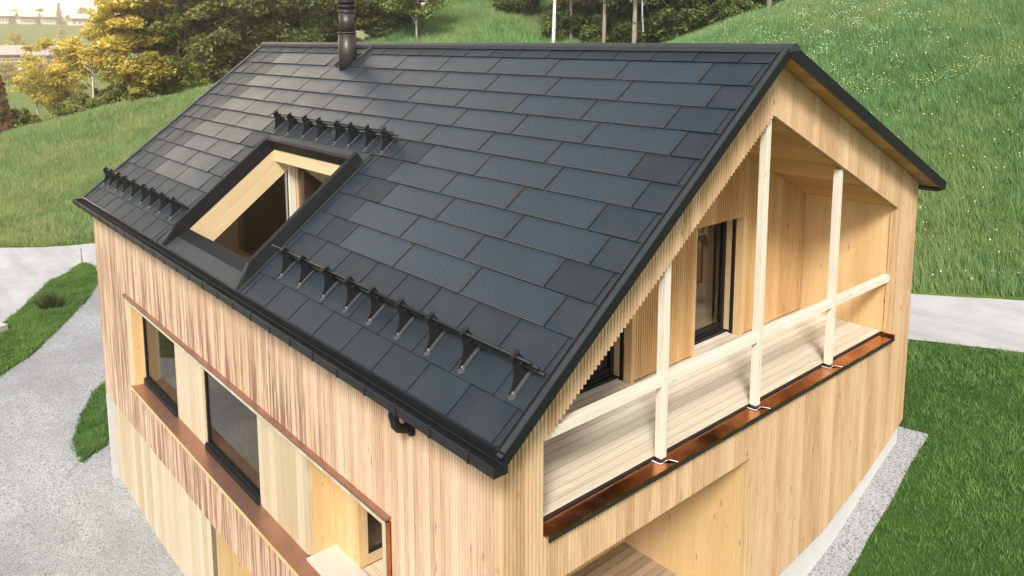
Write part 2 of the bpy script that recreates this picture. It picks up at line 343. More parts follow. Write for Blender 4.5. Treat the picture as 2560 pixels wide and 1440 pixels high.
# right hand roof slope
RS=math.atan(.448)
def RQ(x,y,o=0.): return (x,y+o*math.sin(RS),RZ-.448*(y-RY)+o*math.cos(RS))
m=MB(); m.hexa([RQ(-14.93,RY,-.02),RQ(.325,RY,-.02),RQ(.325,9.47,-.02),RQ(-14.93,9.47,-.02),RQ(-14.93,RY,.03),RQ(.325,RY,.03),RQ(.325,9.47,.03),RQ(-14.93,9.47,.03)],0)
m.hexa([RQ(.326,RY+.02,-.12),RQ(.332,RY+.02,-.12),RQ(.332,9.475,-.12),RQ(.326,9.475,-.12),RQ(.326,RY+.02,.034),RQ(.332,RY+.02,.034),RQ(.332,9.475,.034),RQ(.326,9.475,.034)],1)
m.hexa([RQ(.285,RY+.02,-.115),RQ(.325,RY+.02,-.115),RQ(.325,9.47,-.115),RQ(.285,9.47,-.115),RQ(.285,RY+.02,-.021),RQ(.325,RY+.02,-.021),RQ(.325,9.47,-.021),RQ(.285,9.47,-.021)])
m.hexa([RQ(-14.93,9.43,-.13),RQ(.284,9.43,-.13),RQ(.284,9.47,-.13),RQ(-14.93,9.47,-.13),RQ(-14.93,9.43,-.021),RQ(.284,9.43,-.021),RQ(.284,9.47,-.021),RQ(-14.93,9.47,-.021)])
m.build('rear_roof_slope',[M['coating'],M['black_matt']],roof)
m=MB(); m.hexa([RQ(-14.9,RY+.05,-.09),RQ(.283,RY+.05,-.09),RQ(.283,9.42,-.09),RQ(-14.9,9.42,-.09),RQ(-14.9,RY+.05,-.03),RQ(.283,RY+.05,-.03),RQ(.283,9.42,-.03),RQ(-14.9,9.42,-.03)])
m.build('soffit',M['soffit'],roof)
# ridge cap
m=MB(); prof=[(RY-.115,RZ-.055),(RY-.10,RZ+.005),(RY-.045,RZ+.048),(RY+.03,RZ+.055),(RY+.1,RZ+.02),(RY+.12,RZ-.03)]
for k in range(16):
    a=-14.96+k*(15.3/16); b=a+15.3/16-.004; d=.0 if k%2 else .0025
    m.prism([(y,z+d) for y,z in prof],lambda y,z,a=a:(a,y,z),lambda y,z,b=b:(b,y,z))
rbox(m,-14.9,.17,.335,.412,-.01,.022)
m.build('ridge_cap',M['coating'],roof)
# --- chimney pipe
cx,cy=-9.55,3.835
m=MB(); m.tube([(cx,cy,-.75),(cx,cy,.065)],.183,28); chim=m.build('chimney',plain('chimney_brown_metal',(.035,.028,.025),.42,.2,noise=.15,nscale=12,bump=.1,bscale=150),house,True)
chim.data.polygons[-1].use_smooth=False
m=MB(); m.tube([(cx,cy,.066),(cx,cy,.082)],[.208,.208],28); m.build('collar',M['strap'],chim)
m=MB(); m.tube([(cx,cy,.083),(cx,cy,.47)],.158,28); m.tube([(cx,cy,.47),(cx,cy,.50),(cx,cy,.53)],[.16,.172,.16],28); m.build('upper_pipe',chim.data.materials[0],chim,True)
m=MB()
for k in range(4):
    z=.56+k*.095; m.tube([(cx,cy,z),(cx,cy,z+.03),(cx,cy,z+.06),(cx,cy,z+.094)],[.15,.185,.185,.15],28)
m.tube([(cx,cy,.945),(cx,cy,1.0),(cx,cy,1.05)],[.14,.21,.03],28); m.build('cowl',M['black'],chim,True)
m=MB(); rbox(m,-10.06,-9.74,.52,1.05,.0,.017); rbox(m,-9.42,-9.02,.52,1.05,.0,.012)
rbox(m,-10.42,-9.72,.62,1.05,-.002,.012); rbox(m,-9.99,-9.93,.5,1.04,.0,.06); rbox(m,-9.3,-9.24,.42,1.08,.0,.06)
m.build('chimney_flashing',M['coating'],chim)
# --- snow guards
def guard(xs,x0,x1,sf):
    g=MB(); sb=sf-.27
    rods=[(sb+.03,.255),(sb+.015,.175),(sb+.02,.095)]
    for i,(s,o) in enumerate(rods):
        g.tube([RP(x0-.02*i,s,o),RP(x1+.035*i,s,o)],.0155,8)
    gd=g.build('snow_guard',M['black'],house,True)
    m=MB(); x=xs[0]
    outl=[(.03,.02),(-.33,.02),(-.33,.04),(-.275,.06),(-.235,.12),(-.215,.2),(-.215,.275),(-.245,.295),(-.292,.285),(-.297,.24),(-.24,.10)]
    # fin: foot down slope, curved back edge, hook round the rods
    outl=[(.045,.018),(-.31,.018),(-.31,.05),(-.29,.12),(-.285,.29),(-.262,.302),(-.21,.30),(-.18,.28),(-.165,.22),(-.135,.165),(-.09,.115),(-.03,.072),(.045,.04)]
    m.prism(outl,lambda s,o:RP(x-.008,sf+s,o),lambda s,o:RP(x+.008,sf+s,o))
    m.hexa([RP(x-.03,sf-.30,.285),RP(x-.03,sf-.2,.285),RP(x+.03,sf-.2,.285),RP(x+.03,sf-.30,.285),RP(x-.03,sf-.30,.297),RP(x-.03,sf-.2,.297),RP(x+.03,sf-.2,.297),RP(x+.03,sf-.30,.297)])
    m.hexa([RP(x+.018,sf-.31,.022),RP(x+.018,sf+.05,.022),RP(x+.062,sf+.05,.022),RP(x+.062,sf-.31,.022),RP(x+.018,sf-.31,.034),RP(x+.018,sf+.05,.034),RP(x+.062,sf+.05,.034),RP(x+.062,sf-.31,.034)],1)
    c=RP(x+.04,sf+.05,.019); c2=RP(x+.04,sf+.05,.03); m.tube([c,c2],.042,14,1)
    c=RP(x+.045,sf-.28,.019); c2=RP(x+.045,sf-.28,.03); m.tube([c,c2],.042,14,1)
    for q in (.02,-.27): m.tube([RP(x+.04,sf+q,.034),RP(x+.04,sf+q,.052)],.015,8,2)
    m.tube([RP(x+.006,sf-.235,.16),RP(x+.012,sf-.235,.16)],.018,6,3)
    b0=m.build('bracket',[M['black'],M['strap'],M['steel'],M['strap']],gd)
    for xx in xs[1:]:
        b=b0.copy(); COL.objects.link(b); b.location.x=xx-x
    return gd
guard([-9.58,-8.98,-8.34,-7.78,-7.11,-6.63,-6.08,-5.56],-9.76,-5.28,3.06)
guard([-5.11,-4.54,-3.86,-3.26,-2.69,-2.08,-1.48,-.88,-.09],-5.52,.12,5.55)
guard([-14.63,-14.20,-13.61,-13.11,-12.45,-11.76,-11.2,-10.57,-9.91],-14.72,-9.3,5.55)
# --- gutters
def gutter(name_x0,x1,yo,yi,zt,zb,clips,sgn=1):
    m=MB(); x0=name_x0; t=.006
    m.box(x0,x1,min(yo,yi),max(yo,yi),zb,zb+t); m.box(x0,x1,*sorted((yo,yo+sgn*t)),zb+t,zt); m.box(x0,x1,*sorted((yi-sgn*t,yi)),zb+t,zt+.02)
    m.box(x0,x0+t,*sorted((yo+sgn*t,yi-sgn*t)),zb+t,zt); m.box(x1-t,x1,*sorted((yo+sgn*t,yi-sgn*t)),zb+t,zt)
    m.tube([(x0,yo,zt),(x1,yo,zt)],.011,8)
    g=m.build('gutter',M['gutter'],house)
    first=None
    for x in clips:
        if first is None:
            c=MB(); c.box(x-.016,x+.016,*sorted((yo-sgn*.009,yo-sgn*.001)),zb-.006,zt+.02); c.box(x-.017,x+.017,*sorted((yo,yi)),zb-.007,zb-.002)
            c.box(x-.012,x+.012,*sorted((yo,yo+sgn*.03)),zt+.006,zt+.012)
            first=c.build('gutter_clip',M['gutter'],g); fx=x
        else:
            k=first.copy(); COL.objects.link(k); k.location.x=x-fx
    return g
G1=gutter(-15.0,.37,-.40,-.24,-3.75,-3.85,[-14.4+.6*i for i in range(25)])
G2=gutter(-14.95,.2,9.66,9.5,-2.5,-2.63,[-14.2+.9*i for i in range(16)],-1)
m=MB(); m.box(-14.93,.31,-.238,-.20,-3.90,-3.70); m.build('eaves_fascia',M['black'],house)
m=MB(); x=-1.50
m.hexa([(x-.045,-.27,-3.97),(x+.045,-.27,-3.97),(x+.045,-.18,-3.97),(x-.045,-.18,-3.97),(x-.1,-.37,-3.86),(x+.1,-.37,-3.86),(x+.1,-.22,-3.86),(x-.1,-.22,-3.86)])
m.tube([(x,-.225,-3.97),(x,-.225,-4.07),(x,-.21,-4.14),(x,-.17,-4.19),(x,-.11,-4.215),(x,-.06,-4.22)],[.054,.052,.052,.052,.052,.052],14); m.tube([(x,-.225,-4.01),(x,-.225,-4.05)],.062,14)
m.box(x-.065,x+.065,-.06,-.008,-4.30,-4.14)
m.build('downpipe',M['black'],house,False)
# --- ribbed cladding
def ribs(mb,a0,a1,pitch,zf,put,depth=.045,back=.1):
    n=max(1,int(round((a1-a0)/pitch))); p=(a1-a0)/n
    for i in range(n):
        u0=a0+i*p; u1=u0+p; um=(u0+u1)/2; z0,z1=zf(um)
        if z1-z0<.01: continue
        jj=random.uniform(-.0015,.0015)
        prof=[(u0,-back),(u0,-depth),(u0+.16*p,jj),(u0+.70*p,jj),(u1-.14*p,-depth),(u1,-depth),(u1,-back)]
        mb.prism(prof,lambda u,d,z=z0:put(u,d,z),lambda u,d,z=z1:put(u,d,z))
GP=lambda u,d,z:(d,u,z); LP=lambda u,d,z:(u,-d,z)
ztop=lambda y: (-TT*(4.6-y)-.12 if y<RY else RZ-.448*(y-RY)-.1)
zlow=lambda y: min(-3.87+.745*(y-.73), -1.03-.449*(y-4.54))
def cbot(y): return float(np.interp(y,[0,5.1,6.5,7.7,8.8,9.2],[-7.75,-7.71,-7.58,-7.25,-6.86,-6.68]))
m=MB()
ribs(m,.0,.55,.05,lambda y:(-8.0,ztop(y)),GP); ribs(m,.55,8.46,.05,lambda y:(zlow(y),ztop(y)),GP)
ribs(m,8.46,9.2,.05,lambda y:(cbot(y),ztop(y)),GP)
ribs(m,.80,4.31,.05,lambda y:(-5.57,-5.03),GP); ribs(m,4.31,8.46,.05,lambda y:(cbot(y),-5.03),GP); ribs(m,.55,.80,.05,lambda y:(-8.0,-5.03),GP)
gw=m.build('gable_wall',M['gable_clad'],house)
m=MB(); m.box(-.115,-.101,8.435,8.46,-4.9,-2.86); m.build('edge_trim',M['frame_wood'],gw)
m=MB()
ribs(m,-15.0,-12.6,.05,lambda x:(-8.6,-3.7),LP); ribs(m,-12.6,-2.03,.05,lambda x:(-5.52,-3.7),LP); ribs(m,-2.03,-.03,.05,lambda x:(-8.6,-3.7),LP); ribs(m,-12.6,-2.03,.05,lambda x:(-8.6,-7.63),LP)
lw=m.build('eaves_wall',M['long_clad'],house)
m=MB(); m.prism([(.46,-11.2),(9.19,-11.2),(9.19,-2.6),(RY,-.6),(.12,-3.85),(.12,-8.6),(.46,-8.6)],lambda y,z:(-15.0,y,z),lambda y,z:(-14.9,y,z)); m.build('rear_wall',M['smooth_y'],house)
m=MB(); m.box(-14.89,-.11,9.1,9.2,-8.6,-2.75); m.build('uphill_wall',M['smooth_x'],house)
# plinth under the gable
m=MB(); ys=list(np.linspace(0.02,9.12,27))
for a,b in zip(ys[:-1],ys[1:]):
    m.hexa([(-.14,a,-11.4),(-.045,a,-11.4),(-.045,b,-11.4),(-.14,b,-11.4),(-.14,a,cbot(a)+.05),(-.045,a,cbot(a)+.05),(-.045,b,cbot(b)+.05),(-.14,b,cbot(b)+.05)])
m.build('plinth',M['render'],house)
# --- balcony
m=MB(); m.box(-.17,.062,.56,8.48,-5.0,-4.972); m.box(.050,.062,.56,8.48,-5.04,-5.001,1); m.box(-.17,.06,8.44,8.48,-4.971,-4.93); m.box(-.185,-.171,.56,8.45,-5.0,-4.955)
sill=m.build('balcony_sill',[M['copper'],M['dark']],house)
for y in (2.53,4.535,6.555):
    m=MB(); z=-4.970
    m.poly([(-.165,y-.085,z),(-.062,y-.075,z),(-.052,y-.06,z),(-.055,y+.055,z),(.058,y+.1,z),(.058,y+.125,z),(-.04,y+.08,z),(-.036,y-.07,z),(-.05,y-.092,z),(-.165,y-.105,z)][::-1])
    m.build('sealing_strip',M['white_strip'],sill)
m=MB()
for i in range(12):
    x1=-.186-i*.1437; x0=max(x1-.1345,-2.0)
    if x1<-1.61:
        for a,b in ((2.4,3.74),(5.22,6.48)): m.box(x0,x1,a,b,-4.945,-4.92)
    else: m.box(max(x0,-1.6) if False else x0,x1,.56,8.455,-4.945,-4.92)
m.box(-1.98,-.17,.56,8.455,-4.98,-4.946,1)
m.build('balcony_deck',[M['deck_y'],M['dark']],house)
pr=None
for y,zt in ((2.53,-2.56),(4.535,-1.06),(6.555,-1.96)):
    m=MB(); m.box(-.165,-.065,y-.05,y+.05,-4.935,zt); m.box(-.15,-.08,y-.035,y+.035,-4.97,-4.936,1)
    m.build('balcony_post',[M['pale_wood'],M['strap']],house,bevel=.004)
for a,b in ((.56,2.479),(2.581,4.484),(4.586,6.504),(6.606,8.455)):
    m=MB(); m.box(-.175,-.072,a,b,-4.045,-3.935); m.build('balcony_rail',M['rail_wood'],house,bevel=.004)
m=MB(); ribs(m,.56,2.4,.05,lambda y:(-4.90,zlow(y)),lambda u,d,z:(-1.6+d,u,z)); ribs(m,3.75,5.23,.05,lambda y:(-4.9,zlow(y)),lambda u,d,z:(-1.6+d,u,z)); ribs(m,6.49,8.45,.05,lambda y:(-4.9,zlow(y)),lambda u,d,z:(-1.6+d,u,z))
for a,b in ((2.4,3.75),(5.23,6.49)): ribs(m,a,b,.05,lambda y:(-2.91,zlow(y)),lambda u,d,z:(-1.6+d,u,z))
m.build('balcony_rear_wall',M['gable_in'],house)
for q in ((8.462,8.55,-2.6),(.48,.548,-3.7)):
    m=MB(); m.box(-1.75,-.101,q[0],q[1],-4.95,q[2]); m.build('balcony_side_wall',M['smooth_x'],house)
m=MB()
for y0,y1 in ((.5,4.54),(4.54,8.6)):
    f=(lambda y:-3.87+.745*(y-.73)) if y0<1 else (lambda y:-1.03-.449*(y-4.54))
    m.hexa([(-1.7,y0,f(y0)),(-.101,y0,f(y0)),(-.101,y1,f(y1)),(-1.7,y1,f(y1)),(-1.7,y0,f(y0)+.06),(-.101,y0,f(y0)+.06),(-.101,y1,f(y1)+.06),(-1.7,y1,f(y1)+.06)])
m.build('balcony_ceiling',M['soffit'],house)
def room(mb,x0,x1,y0,y1,z0,z1,open_):
    q={'-x':[(x0,y0,z0),(x0,y1,z0),(x0,y1,z1),(x0,y0,z1)],'+x':[(x1,y0,z0),(x1,y1,z0),(x1,y1,z1),(x1,y0,z1)],'-y':[(x0,y0,z0),(x1,y0,z0),(x1,y0,z1),(x0,y0,z1)],'+y':[(x0,y1,z0),(x1,y1,z0),(x1,y1,z1),(x0,y1,z1)],
       'f':[(x0,y0,z0),(x1,y0,z0),(x1,y1,z0),(x0,y1,z0)],'c':[(x0,y0,z1),(x1,y0,z1),(x1,y1,z1),(x0,y1,z1)]}
    for k,p in q.items():
        if k not in open_: mb.quad(*p,1 if k=='f' else 0)
def door(y0,y1):
    m=MB(); m.box(-1.95,-1.90,y0,y1,-4.92,-4.83); m.box(-1.97,-1.90,y1-.10,y1-.02,-4.83,-2.91); m.box(-1.97,-1.90,y0+.02,y0+.1,-4.83,-2.91); m.box(-1.97,-1.90,y0+.1,y1-.1,-2.99,-2.91); m.box(-1.80,-1.745,y1-.03,y1+.03,-4.92,-2.9)
    m.box(-1.90,-1.85,y0,y1-.04,-4.92,-4.87); m.box(-1.975,-1.925,y0+.1,y1-.1,-4.83,-4.75)
    d=m.build('balcony_door',M['black'],house)
    m=MB(); m.box(-1.95,-1.94,y0+.1,y1-.1,-4.75,-2.99); m.build('pane',M['glass'],d)
    for q in (y1-.035,y0-.03):
        m=MB(); m.box(-1.90,-1.802,q,q+.065,-4.87,-2.9); m.build('wood_frame',M['frame_wood'],d)
    m=MB(); m.box(-1.743,-1.60,y1-.001,y1+.05,-4.92,-2.912); m.box(-1.97,-1.60,y0-.05,y0-.001,-4.92,-2.912); m.box(-1.98,-1.701,y0,y1,-2.909,-2.85); m.build('jamb',M['smooth_x'],d)
    return d
door(2.4,3.75); door(5.23,6.49)
m=MB(); room(m,-5.2,-1.99,1.9,8.4,-4.93,-2.75,('+x',))
for a,b in ((1.9,2.36),(3.79,5.2),(6.53,8.4)): m.box(-1.995,-1.985,a,b,-4.9,-2.75)
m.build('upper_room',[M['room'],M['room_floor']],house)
# --- lower loggia under the balcony
for a,b in ((4.312,4.4),(.7,.798)):
    m=MB(); m.box(-2.15,-.101,a,b,-8.0,-5.5); m.build('lower_loggia_side_wall',M['smooth_x'],house)
m=MB(); m.box(-2.25,-2.151,.7,4.4,-8.0,-5.5); m.build('lower_loggia_rear_wall',M['smooth_y'],house)
m=MB(); m.box(-2.15,-.101,.8,4.311,-5.56,-5.51); m.build('lower_loggia_ceiling',M['soffit'],house)
m=MB()
for i in range(15): m.box(-.03-(i+1)*.1437+.010,-.03-i*.1437,.80,4.311,-7.91,-7.885)
m.box(-2.15,-.05,.8,4.311,-7.96,-7.912,1); m.build('lower_loggia_deck',[wood('brown_deck',Xv,Yv,(.24,.17,.10),(.34,.25,.16),(.42,.32,.21),board=.1437,knots=.15,boardvar=.6,gap=.05),M['dark']],house)
# --- window band on the eaves side
m=MB(); m.box(-12.64,-1.98,-.07,.02,-5.545,-5.515); m.box(-12.62,-2.0,-.055,-.01,-5.575,-5.546,1)
hood=m.build('drip_hood',[M['copper_light'],M['dark']],lw)
m=MB(); m.box(-12.60,-2.03,-.02,.06,-5.675,-5.576); m.box(-2.15,-2.03,-.018,.06,-8.55,-5.676); m.box(-12.60,-12.55,-.01,.05,-7.6,-5.676); m.build('band_frame',M['white_x'],lw)
m=MB(); m.box(-2.029,-1.99,-.045,.03,-8.55,-5.577); m.build('copper_edge',M['copper'],lw)
m=MB(); m.box(-12.6,-4.651,-.035,.30,-7.625,-7.588); m.box(-4.65,-2.16,-.035,.20,-7.625,-7.59); bs=m.build('band_sill',M['copper_light'],lw)
m=MB(); m.box(-12.6,-2.16,-.045,-.036,-7.64,-7.58); m.build('sill_lip',M['smooth_x'],bs)
m=MB(); m.box(-12.60,-12.50,.051,.3,-7.587,-5.676); m.build('band_reveal',M['smooth_y'],lw)
m=MB(); m.box(-12.6,-2.03,.061,.9,-5.66,-5.58); m.build('band_soffit',M['white_x'],lw)
for a,b in ((-10.39,-8.78),(-6.41,-4.66)):
    m=MB(); m.box(a,b,.27,.34,-7.587,-5.661); m.build('infill_panel',M['white_x'],lw)
for x in (-10.39,-8.80,-6.41,-4.67):
    m=MB(); m.box(x-.03,x+.03,.235,.269,-7.587,-7.555); m.build('corner_clip',M['strap'],bs)
for a,b in ((-12.5,-10.392),(-8.778,-6.412)):
    m=MB(); m.box(a,b,.22,.30,-7.587,-7.47); m.box(a,b,.245,.305,-7.469,-7.44); m.box(a+.05,a+.085,.262,.31,-7.44,-5.661); m.box(b-.03,b,.28,.31,-7.44,-5.661)
    w=m.build('window',M['black'],lw)
    m=MB(); m.box(a+.085,b-.03,.29,.30,-7.44,-5.661); m.build('pane',M['glass'],w)
    m=MB(); m.box(a,a+.049,.25,.31,-7.44,-5.661); m.build('wood_frame',M['frame_wood'],w)
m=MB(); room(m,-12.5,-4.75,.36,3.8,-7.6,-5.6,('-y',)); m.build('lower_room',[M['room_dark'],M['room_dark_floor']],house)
# corner loggia in the band
m=MB(); m.box(-4.74,-4.652,.341,.68,-7.6,-5.661); m.build('loggia_side_wall',M['smooth_y'],lw)
m=MB(); m.box(-4.65,-3.96,.681,.75,-7.6,-5.661); m.build('loggia_panel',M['smooth_x'],lw)
m=MB(); m.box(-4.649,-2.16,.201,.68,-7.59,-7.552); m.build('loggia_threshold',M['slab_white'],lw)
m=MB()
for i in range(18): m.box(-3.95+i*.1437,-3.95+(i+1)*.1437-.005,.682,2.6,-7.60,-7.57) if False else m.box(-3.94,-2.2,.684+i*.1437,.684+(i+1)*.1437-.010,-7.61,-7.58)
m.build('loggia_deck',wood('loggia_boards',Yv,Xv,(.44,.33,.2),(.56,.44,.29),(.64,.53,.38),board=.1437,knots=.2,boardvar=.6,gap=.05),lw)
m=MB(); m.box(-4.02,-3.955,.751,.82,-7.58,-5.661); m.box(-4.02,-3.955,.82,2.6,-7.58,-7.42); m.box(-4.02,-3.955,2.6,2.7,-7.58,-5.661); ld=m.build('loggia_door',M['frame_wood'],lw)
m=MB(); m.box(-3.985,-3.97,.821,2.6,-7.36,-5.661); m.build('pane',M['glass'],ld)
m=MB(); m.box(-4.0,-3.962,.821,2.6,-7.419,-7.361); m.build('door_gasket',M['black'],ld)
m=MB(); m.box(-4.3,-4.02,.82,2.6,-7.58,-7.57); m.quad((-4.3,.8,-7.6),(-4.3,2.7,-7.6),(-4.3,2.7,-5.6),(-4.3,.8,-5.6)); m.box(-4.0,-2.1,2.7,2.75,-7.6,-5.6,1); m.box(-2.14,-2.03,.09,2.7,-7.61,-5.67,1); m.build('loggia_inner_wall',[M['room'],M['smooth_x']],lw)
# --- recessed lower storey
for a,b in ((-14.72,-8.4),(-1.0,-.15)):
    m=MB(); m.box(a,b,.12,.2,-11.3,-8.55); m.build('lower_wall',M['white_x'],house)
m=MB(); m.box(-15.0,-14.73,.0,.45,-11.2,-8.62); m.build('concrete_pier',M['concrete'],house)
m=MB(); m.box(-8.48,-8.401,.201,3.2,-11.3,-8.62); m.build('porch_side_wall',M['smooth_y'],house)
m=MB(); m.box(-8.4,-1.0,3.2,3.3,-11.3,-8.62); m.build('porch_rear_wall',M['smooth_x'],house)
m=MB(); m.box(-15.0,-.15,.105,9.0,-8.68,-8.605); m.build('overhang_soffit',M['soffit'],house)
# --- roof terrace cut into the slope
m=MB(); 
rbox(m,-9.56,-9.045,3.14,6.09,-.02,.004,0); rbox(m,-5.79,-5.655,3.14,6.09,-.02,.004,1); rbox(m,-9.14,-5.79,3.14,3.40,-.02,.016,0)
m.hexa([RP(-9.04,3.36,-.018),RP(-9.04,3.478,-.018),RP(-5.79,3.478,-.018),RP(-5.79,3.36,-.018),RP(-9.04,3.40,.22),RP(-9.04,3.475,.24),RP(-5.84,3.475,.20),RP(-5.84,3.40,.18)],1)
m.hexa([RP(-9.04,3.38,-.018),RP(-9.04,5.62,-.018),RP(-8.952,5.62,-.018),RP(-8.952,3.38,-.018),RP(-9.04,3.40,.24),RP(-9.04,5.62,.22),RP(-8.952,5.62,.22),RP(-8.952,3.46,.24)],1)
m.hexa([RP(-9.04,5.621,-.018),RP(-9.16,6.09,-.02),RP(-9.10,6.09,-.02),RP(-8.952,5.621,-.018),RP(-9.04,5.621,.22),RP(-9.15,6.08,.03),RP(-9.11,6.08,.03),RP(-8.952,5.621,.22)],1)
m.hexa([RP(-5.99,3.34,-.2),RP(-5.99,6.1,-.06),RP(-5.79,6.1,-.06),RP(-5.79,3.34,-.2),RP(-5.93,3.30,.19),RP(-5.93,5.66,.17),RP(-5.83,5.66,.17),RP(-5.83,3.30,.19)],1)
m.hexa([RP(-5.90,5.66,-.05),RP(-5.86,6.1,-.02),RP(-5.80,6.1,-.02),RP(-5.80,5.66,-.05),RP(-5.93,5.66,.168),RP(-5.84,6.1,.02),RP(-5.80,6.1,.02),RP(-5.83,5.66,.168)],0)
rbox(m,-5.72,-5.68,3.2,6.07,.0,.03,0); rbox(m,-9.30,-9.27,3.5,6.07,.0,.03,0)
ter=m.build('terrace_surround',[M['coating'],M['black_matt']],roof)
m=MB(); ya,za=RP(0,5.80,.012)[1:]; yb,zb=RP(0,6.10,.012)[1:]; yc,zc=.225,-3.452
m.hexa([(-9.05,yb,zb-.2),(-5.80,yb,zb-.2),(-5.80,ya,za-.2),(-9.05,ya,za-.2),(-9.05,yb,zb),(-5.80,yb,zb),(-5.80,ya,za),(-9.05,ya,za)])
m.hexa([(-9.0,ya+.001,za-.2),(-5.90,ya+.001,za-.2),(-5.90,yc,zc-.2),(-9.0,yc,zc-.2),(-9.0,ya+.001,za-.002),(-5.90,ya+.001,za-.002),(-5.90,yc,zc),(-9.0,yc,zc)],1)
m.build('parapet_cap',[M['coating'],M['black_matt']],roof)
m=MB(); band=[RP(0,3.46,-.02)[1:],RP(0,5.75,-.02)[1:]]
(y1,z1),(y0,z0)=band
m.prism([(y0,z0),(y1,z1),(y1+.28,z1+.02),(y1+.28,z1-.40),(y0+.13,z0-.52),(y0,z0-.3)],lambda y,z:(-9.02,y,z),lambda y,z:(-8.957,y,z))
m.build('terrace_lining',M['lining_wood'],roof)
m=MB()
m.box(-8.956,-6.0,y1-.01,y1+.06,z1-.235,z1-.02); m.box(-8.956,-6.0,y1+.061,2.33,z1-.23,z1-.19)
m.build('terrace_header',M['dormer_wood'],roof)
m=MB(); m.box(-8.96,-8.87,2.13,2.24,-4.9,z1-.24); m.build('corner_post',M['pale_wood'],roof)
m=MB(); m.prism([(.45,-4.9),(2.4,-4.9),(2.4,-1.95),(.45,-3.5)],lambda y,z:(-5.995,y,z),lambda y,z:(-5.95,y,z)); m.box(-8.95,-6.0,.16,.224,-4.9,-3.66); m.build('terrace_side_wall',M['dormer_wood'],roof)
m=MB()
for i in range(16): m.box(-8.95,-6.0,.23+i*.13,.23+i*.13+.121,-4.9,-4.87)
m.build('terrace_deck',wood('terrace_boards',Yv,Xv,(.46,.37,.26),(.58,.49,.37),(.66,.58,.47),board=.13,knots=.1,boardvar=.6,gap=.05),roof)
m=MB(); m.prism([(.23,-4.88),(2.12,-4.88),(2.12,z1-.36),(.23,z0-.35)],lambda y,z:(-8.995,y,z),lambda y,z:(-8.985,y,z)); m.build('side_pane',M['glass_coated'],roof)
m=MB(); m.box(-8.80,-6.0,2.27,2.28,-4.87,z1-.24); m.build('rear_pane',M['glass'],roof)
m=MB(); m.box(-8.868,-8.80,2.245,2.31,-4.87,z1-.24); m.box(-8.80,-6.0,2.245,2.31,-4.87,-4.8); m.box(-8.80,-6.0,2.25,2.31,z1-.30,z1-.24); m.build('pane_frame',M['frame_wood'],roof)
m=MB()
pf=[(.3,-4.9),(4.1,-4.9),(4.1,-1.0),(.3,-3.9)]
m.poly([(-12.6,y,z) for y,z in pf]); m.quad((-12.6,.3,-4.9),(-9.03,.3,-4.9),(-9.03,4.1,-4.9),(-12.6,4.1,-4.9),1)
for (ya_,za_),(yb_,zb_) in ((pf[1],pf[2]),(pf[2],pf[3]),(pf[3],pf[0])): m.quad((-12.6,ya_,za_),(-9.03,ya_,za_),(-9.03,yb_,zb_),(-12.6,yb_,zb_))
room(m,-8.95,-5.9,2.33,4.0,-4.9,-2.2,('-y',)); m.build('attic_room',[M['room'],M['room_floor']],house)
# ------------------------------------------------------------------ terrain
CP=np.array([(-2,-1,-10.9),(-8,-1,-10.88),(-15,-1,-10.85),(-8,-8,-10.9),(-18,-6,-10.75),(5,-6,-11),(0,-13,-11),(-24,-8,-10.6),(-11,.5,-10.85),(-4,.5,-10.85),
(-22.5,-1.2,-10.5),(-15.6,1,-10.7),(-15.5,9,-8.9),(-28,1.5,-10.3),(-36,3,-10.05),(-32,-5,-10.2),(-38,0,-10),(-42,-10,-10),
(-2,15,-6.6),(0,13.8,-6.6),(-1.5,12.4,-6.6),(-10,13,-7.6),(-20,10,-9),(-29,7,-9.8),(5,17.2,-6.7),
(0,9.2,-7.1),(-8,9.3,-7.5),(-.05,8,-7.55),(0,6.9,-8.02),(0,5.5,-8.35),(0,3,-9.4),(0,.3,-10.7),(3,8,-8.1),(3,3,-9.6),(7,10,-8),(1,12.6,-6.65),(6,15,-6.8),(6,0,-10.6),
(-6,19.5,-4.6),(-5,26,-.9),(-12,27,-1.1),(1,22.5,-3),(-3,32,2.2),(-11,35,2.4),(10,30,0.5),(4,38,5.5),(-21,21,-4.2),(-30,16,-5.6),
(-19.5,28.5,-.9),(-19.5,37,1.7),(-28,33,-1.6),(-30,43,-.6),(-26,52,1),(-38,48,-.5),
(-46,5,-8.5),(-55,4.5,-7.3),(-63.5,4.8,-7.0),(-43,12,-6.2),(-50.4,15.8,-3.6),(-52,10,-5.9),(-72,7,-9.5),(-85,10,-12.6),(-62,20,-6.5),(-75,30,-9),(-60,-10,-9.5),(-80,-10,-12.5),
(-45,30,-.4),(-46,37,1.2),(-58,43,4.5),(-36,24,-2.6),(-55,28,-1.5),(-56.3,10.35,-4.98),(-59.6,8.0,-5.9)],float)
def _tps():
    P=CP[:,:2]; n=len(P); d=np.linalg.norm(P[:,None]-P[None],axis=2)
    K=np.where(d>0,d*d*np.log(np.maximum(d,1e-9)),0)+np.eye(n)*0.15
    A=np.zeros((n+3,n+3)); A[:n,:n]=K; A[:n,n]=1; A[:n,n+1:]=P; A[n,:n]=1; A[n+1:,:n]=P.T
    return np.linalg.solve(A,np.concatenate([CP[:,2],np.zeros(3)]))
W_=_tps()
CAM=(5.2018,-4.3782)
def far_h(x,y):
    D=np.hypot(x-CAM[0],y-CAM[1]); az=np.degrees(np.arctan2(y-CAM[1],-(x-CAM[0])))  # 0 = towards -x
    k=np.clip((18-az)/18,0,1)**1.0
    amp=.30+.36*np.clip((15-az)/12,0,1)
    z=np.interp(D,[0,90,130,280,600,1000,1600,2200,4000],[-11,-12.5,-13,-10.9,11.6,34,80,120,120])
    z=np.where(z>12,12+(z-12)*amp,z)
    side=np.clip((np.abs(az-8)-30)/50,0,1)      # away from the valley: gentle level ground
    return z*(1-side)+side*(-8+0*z)
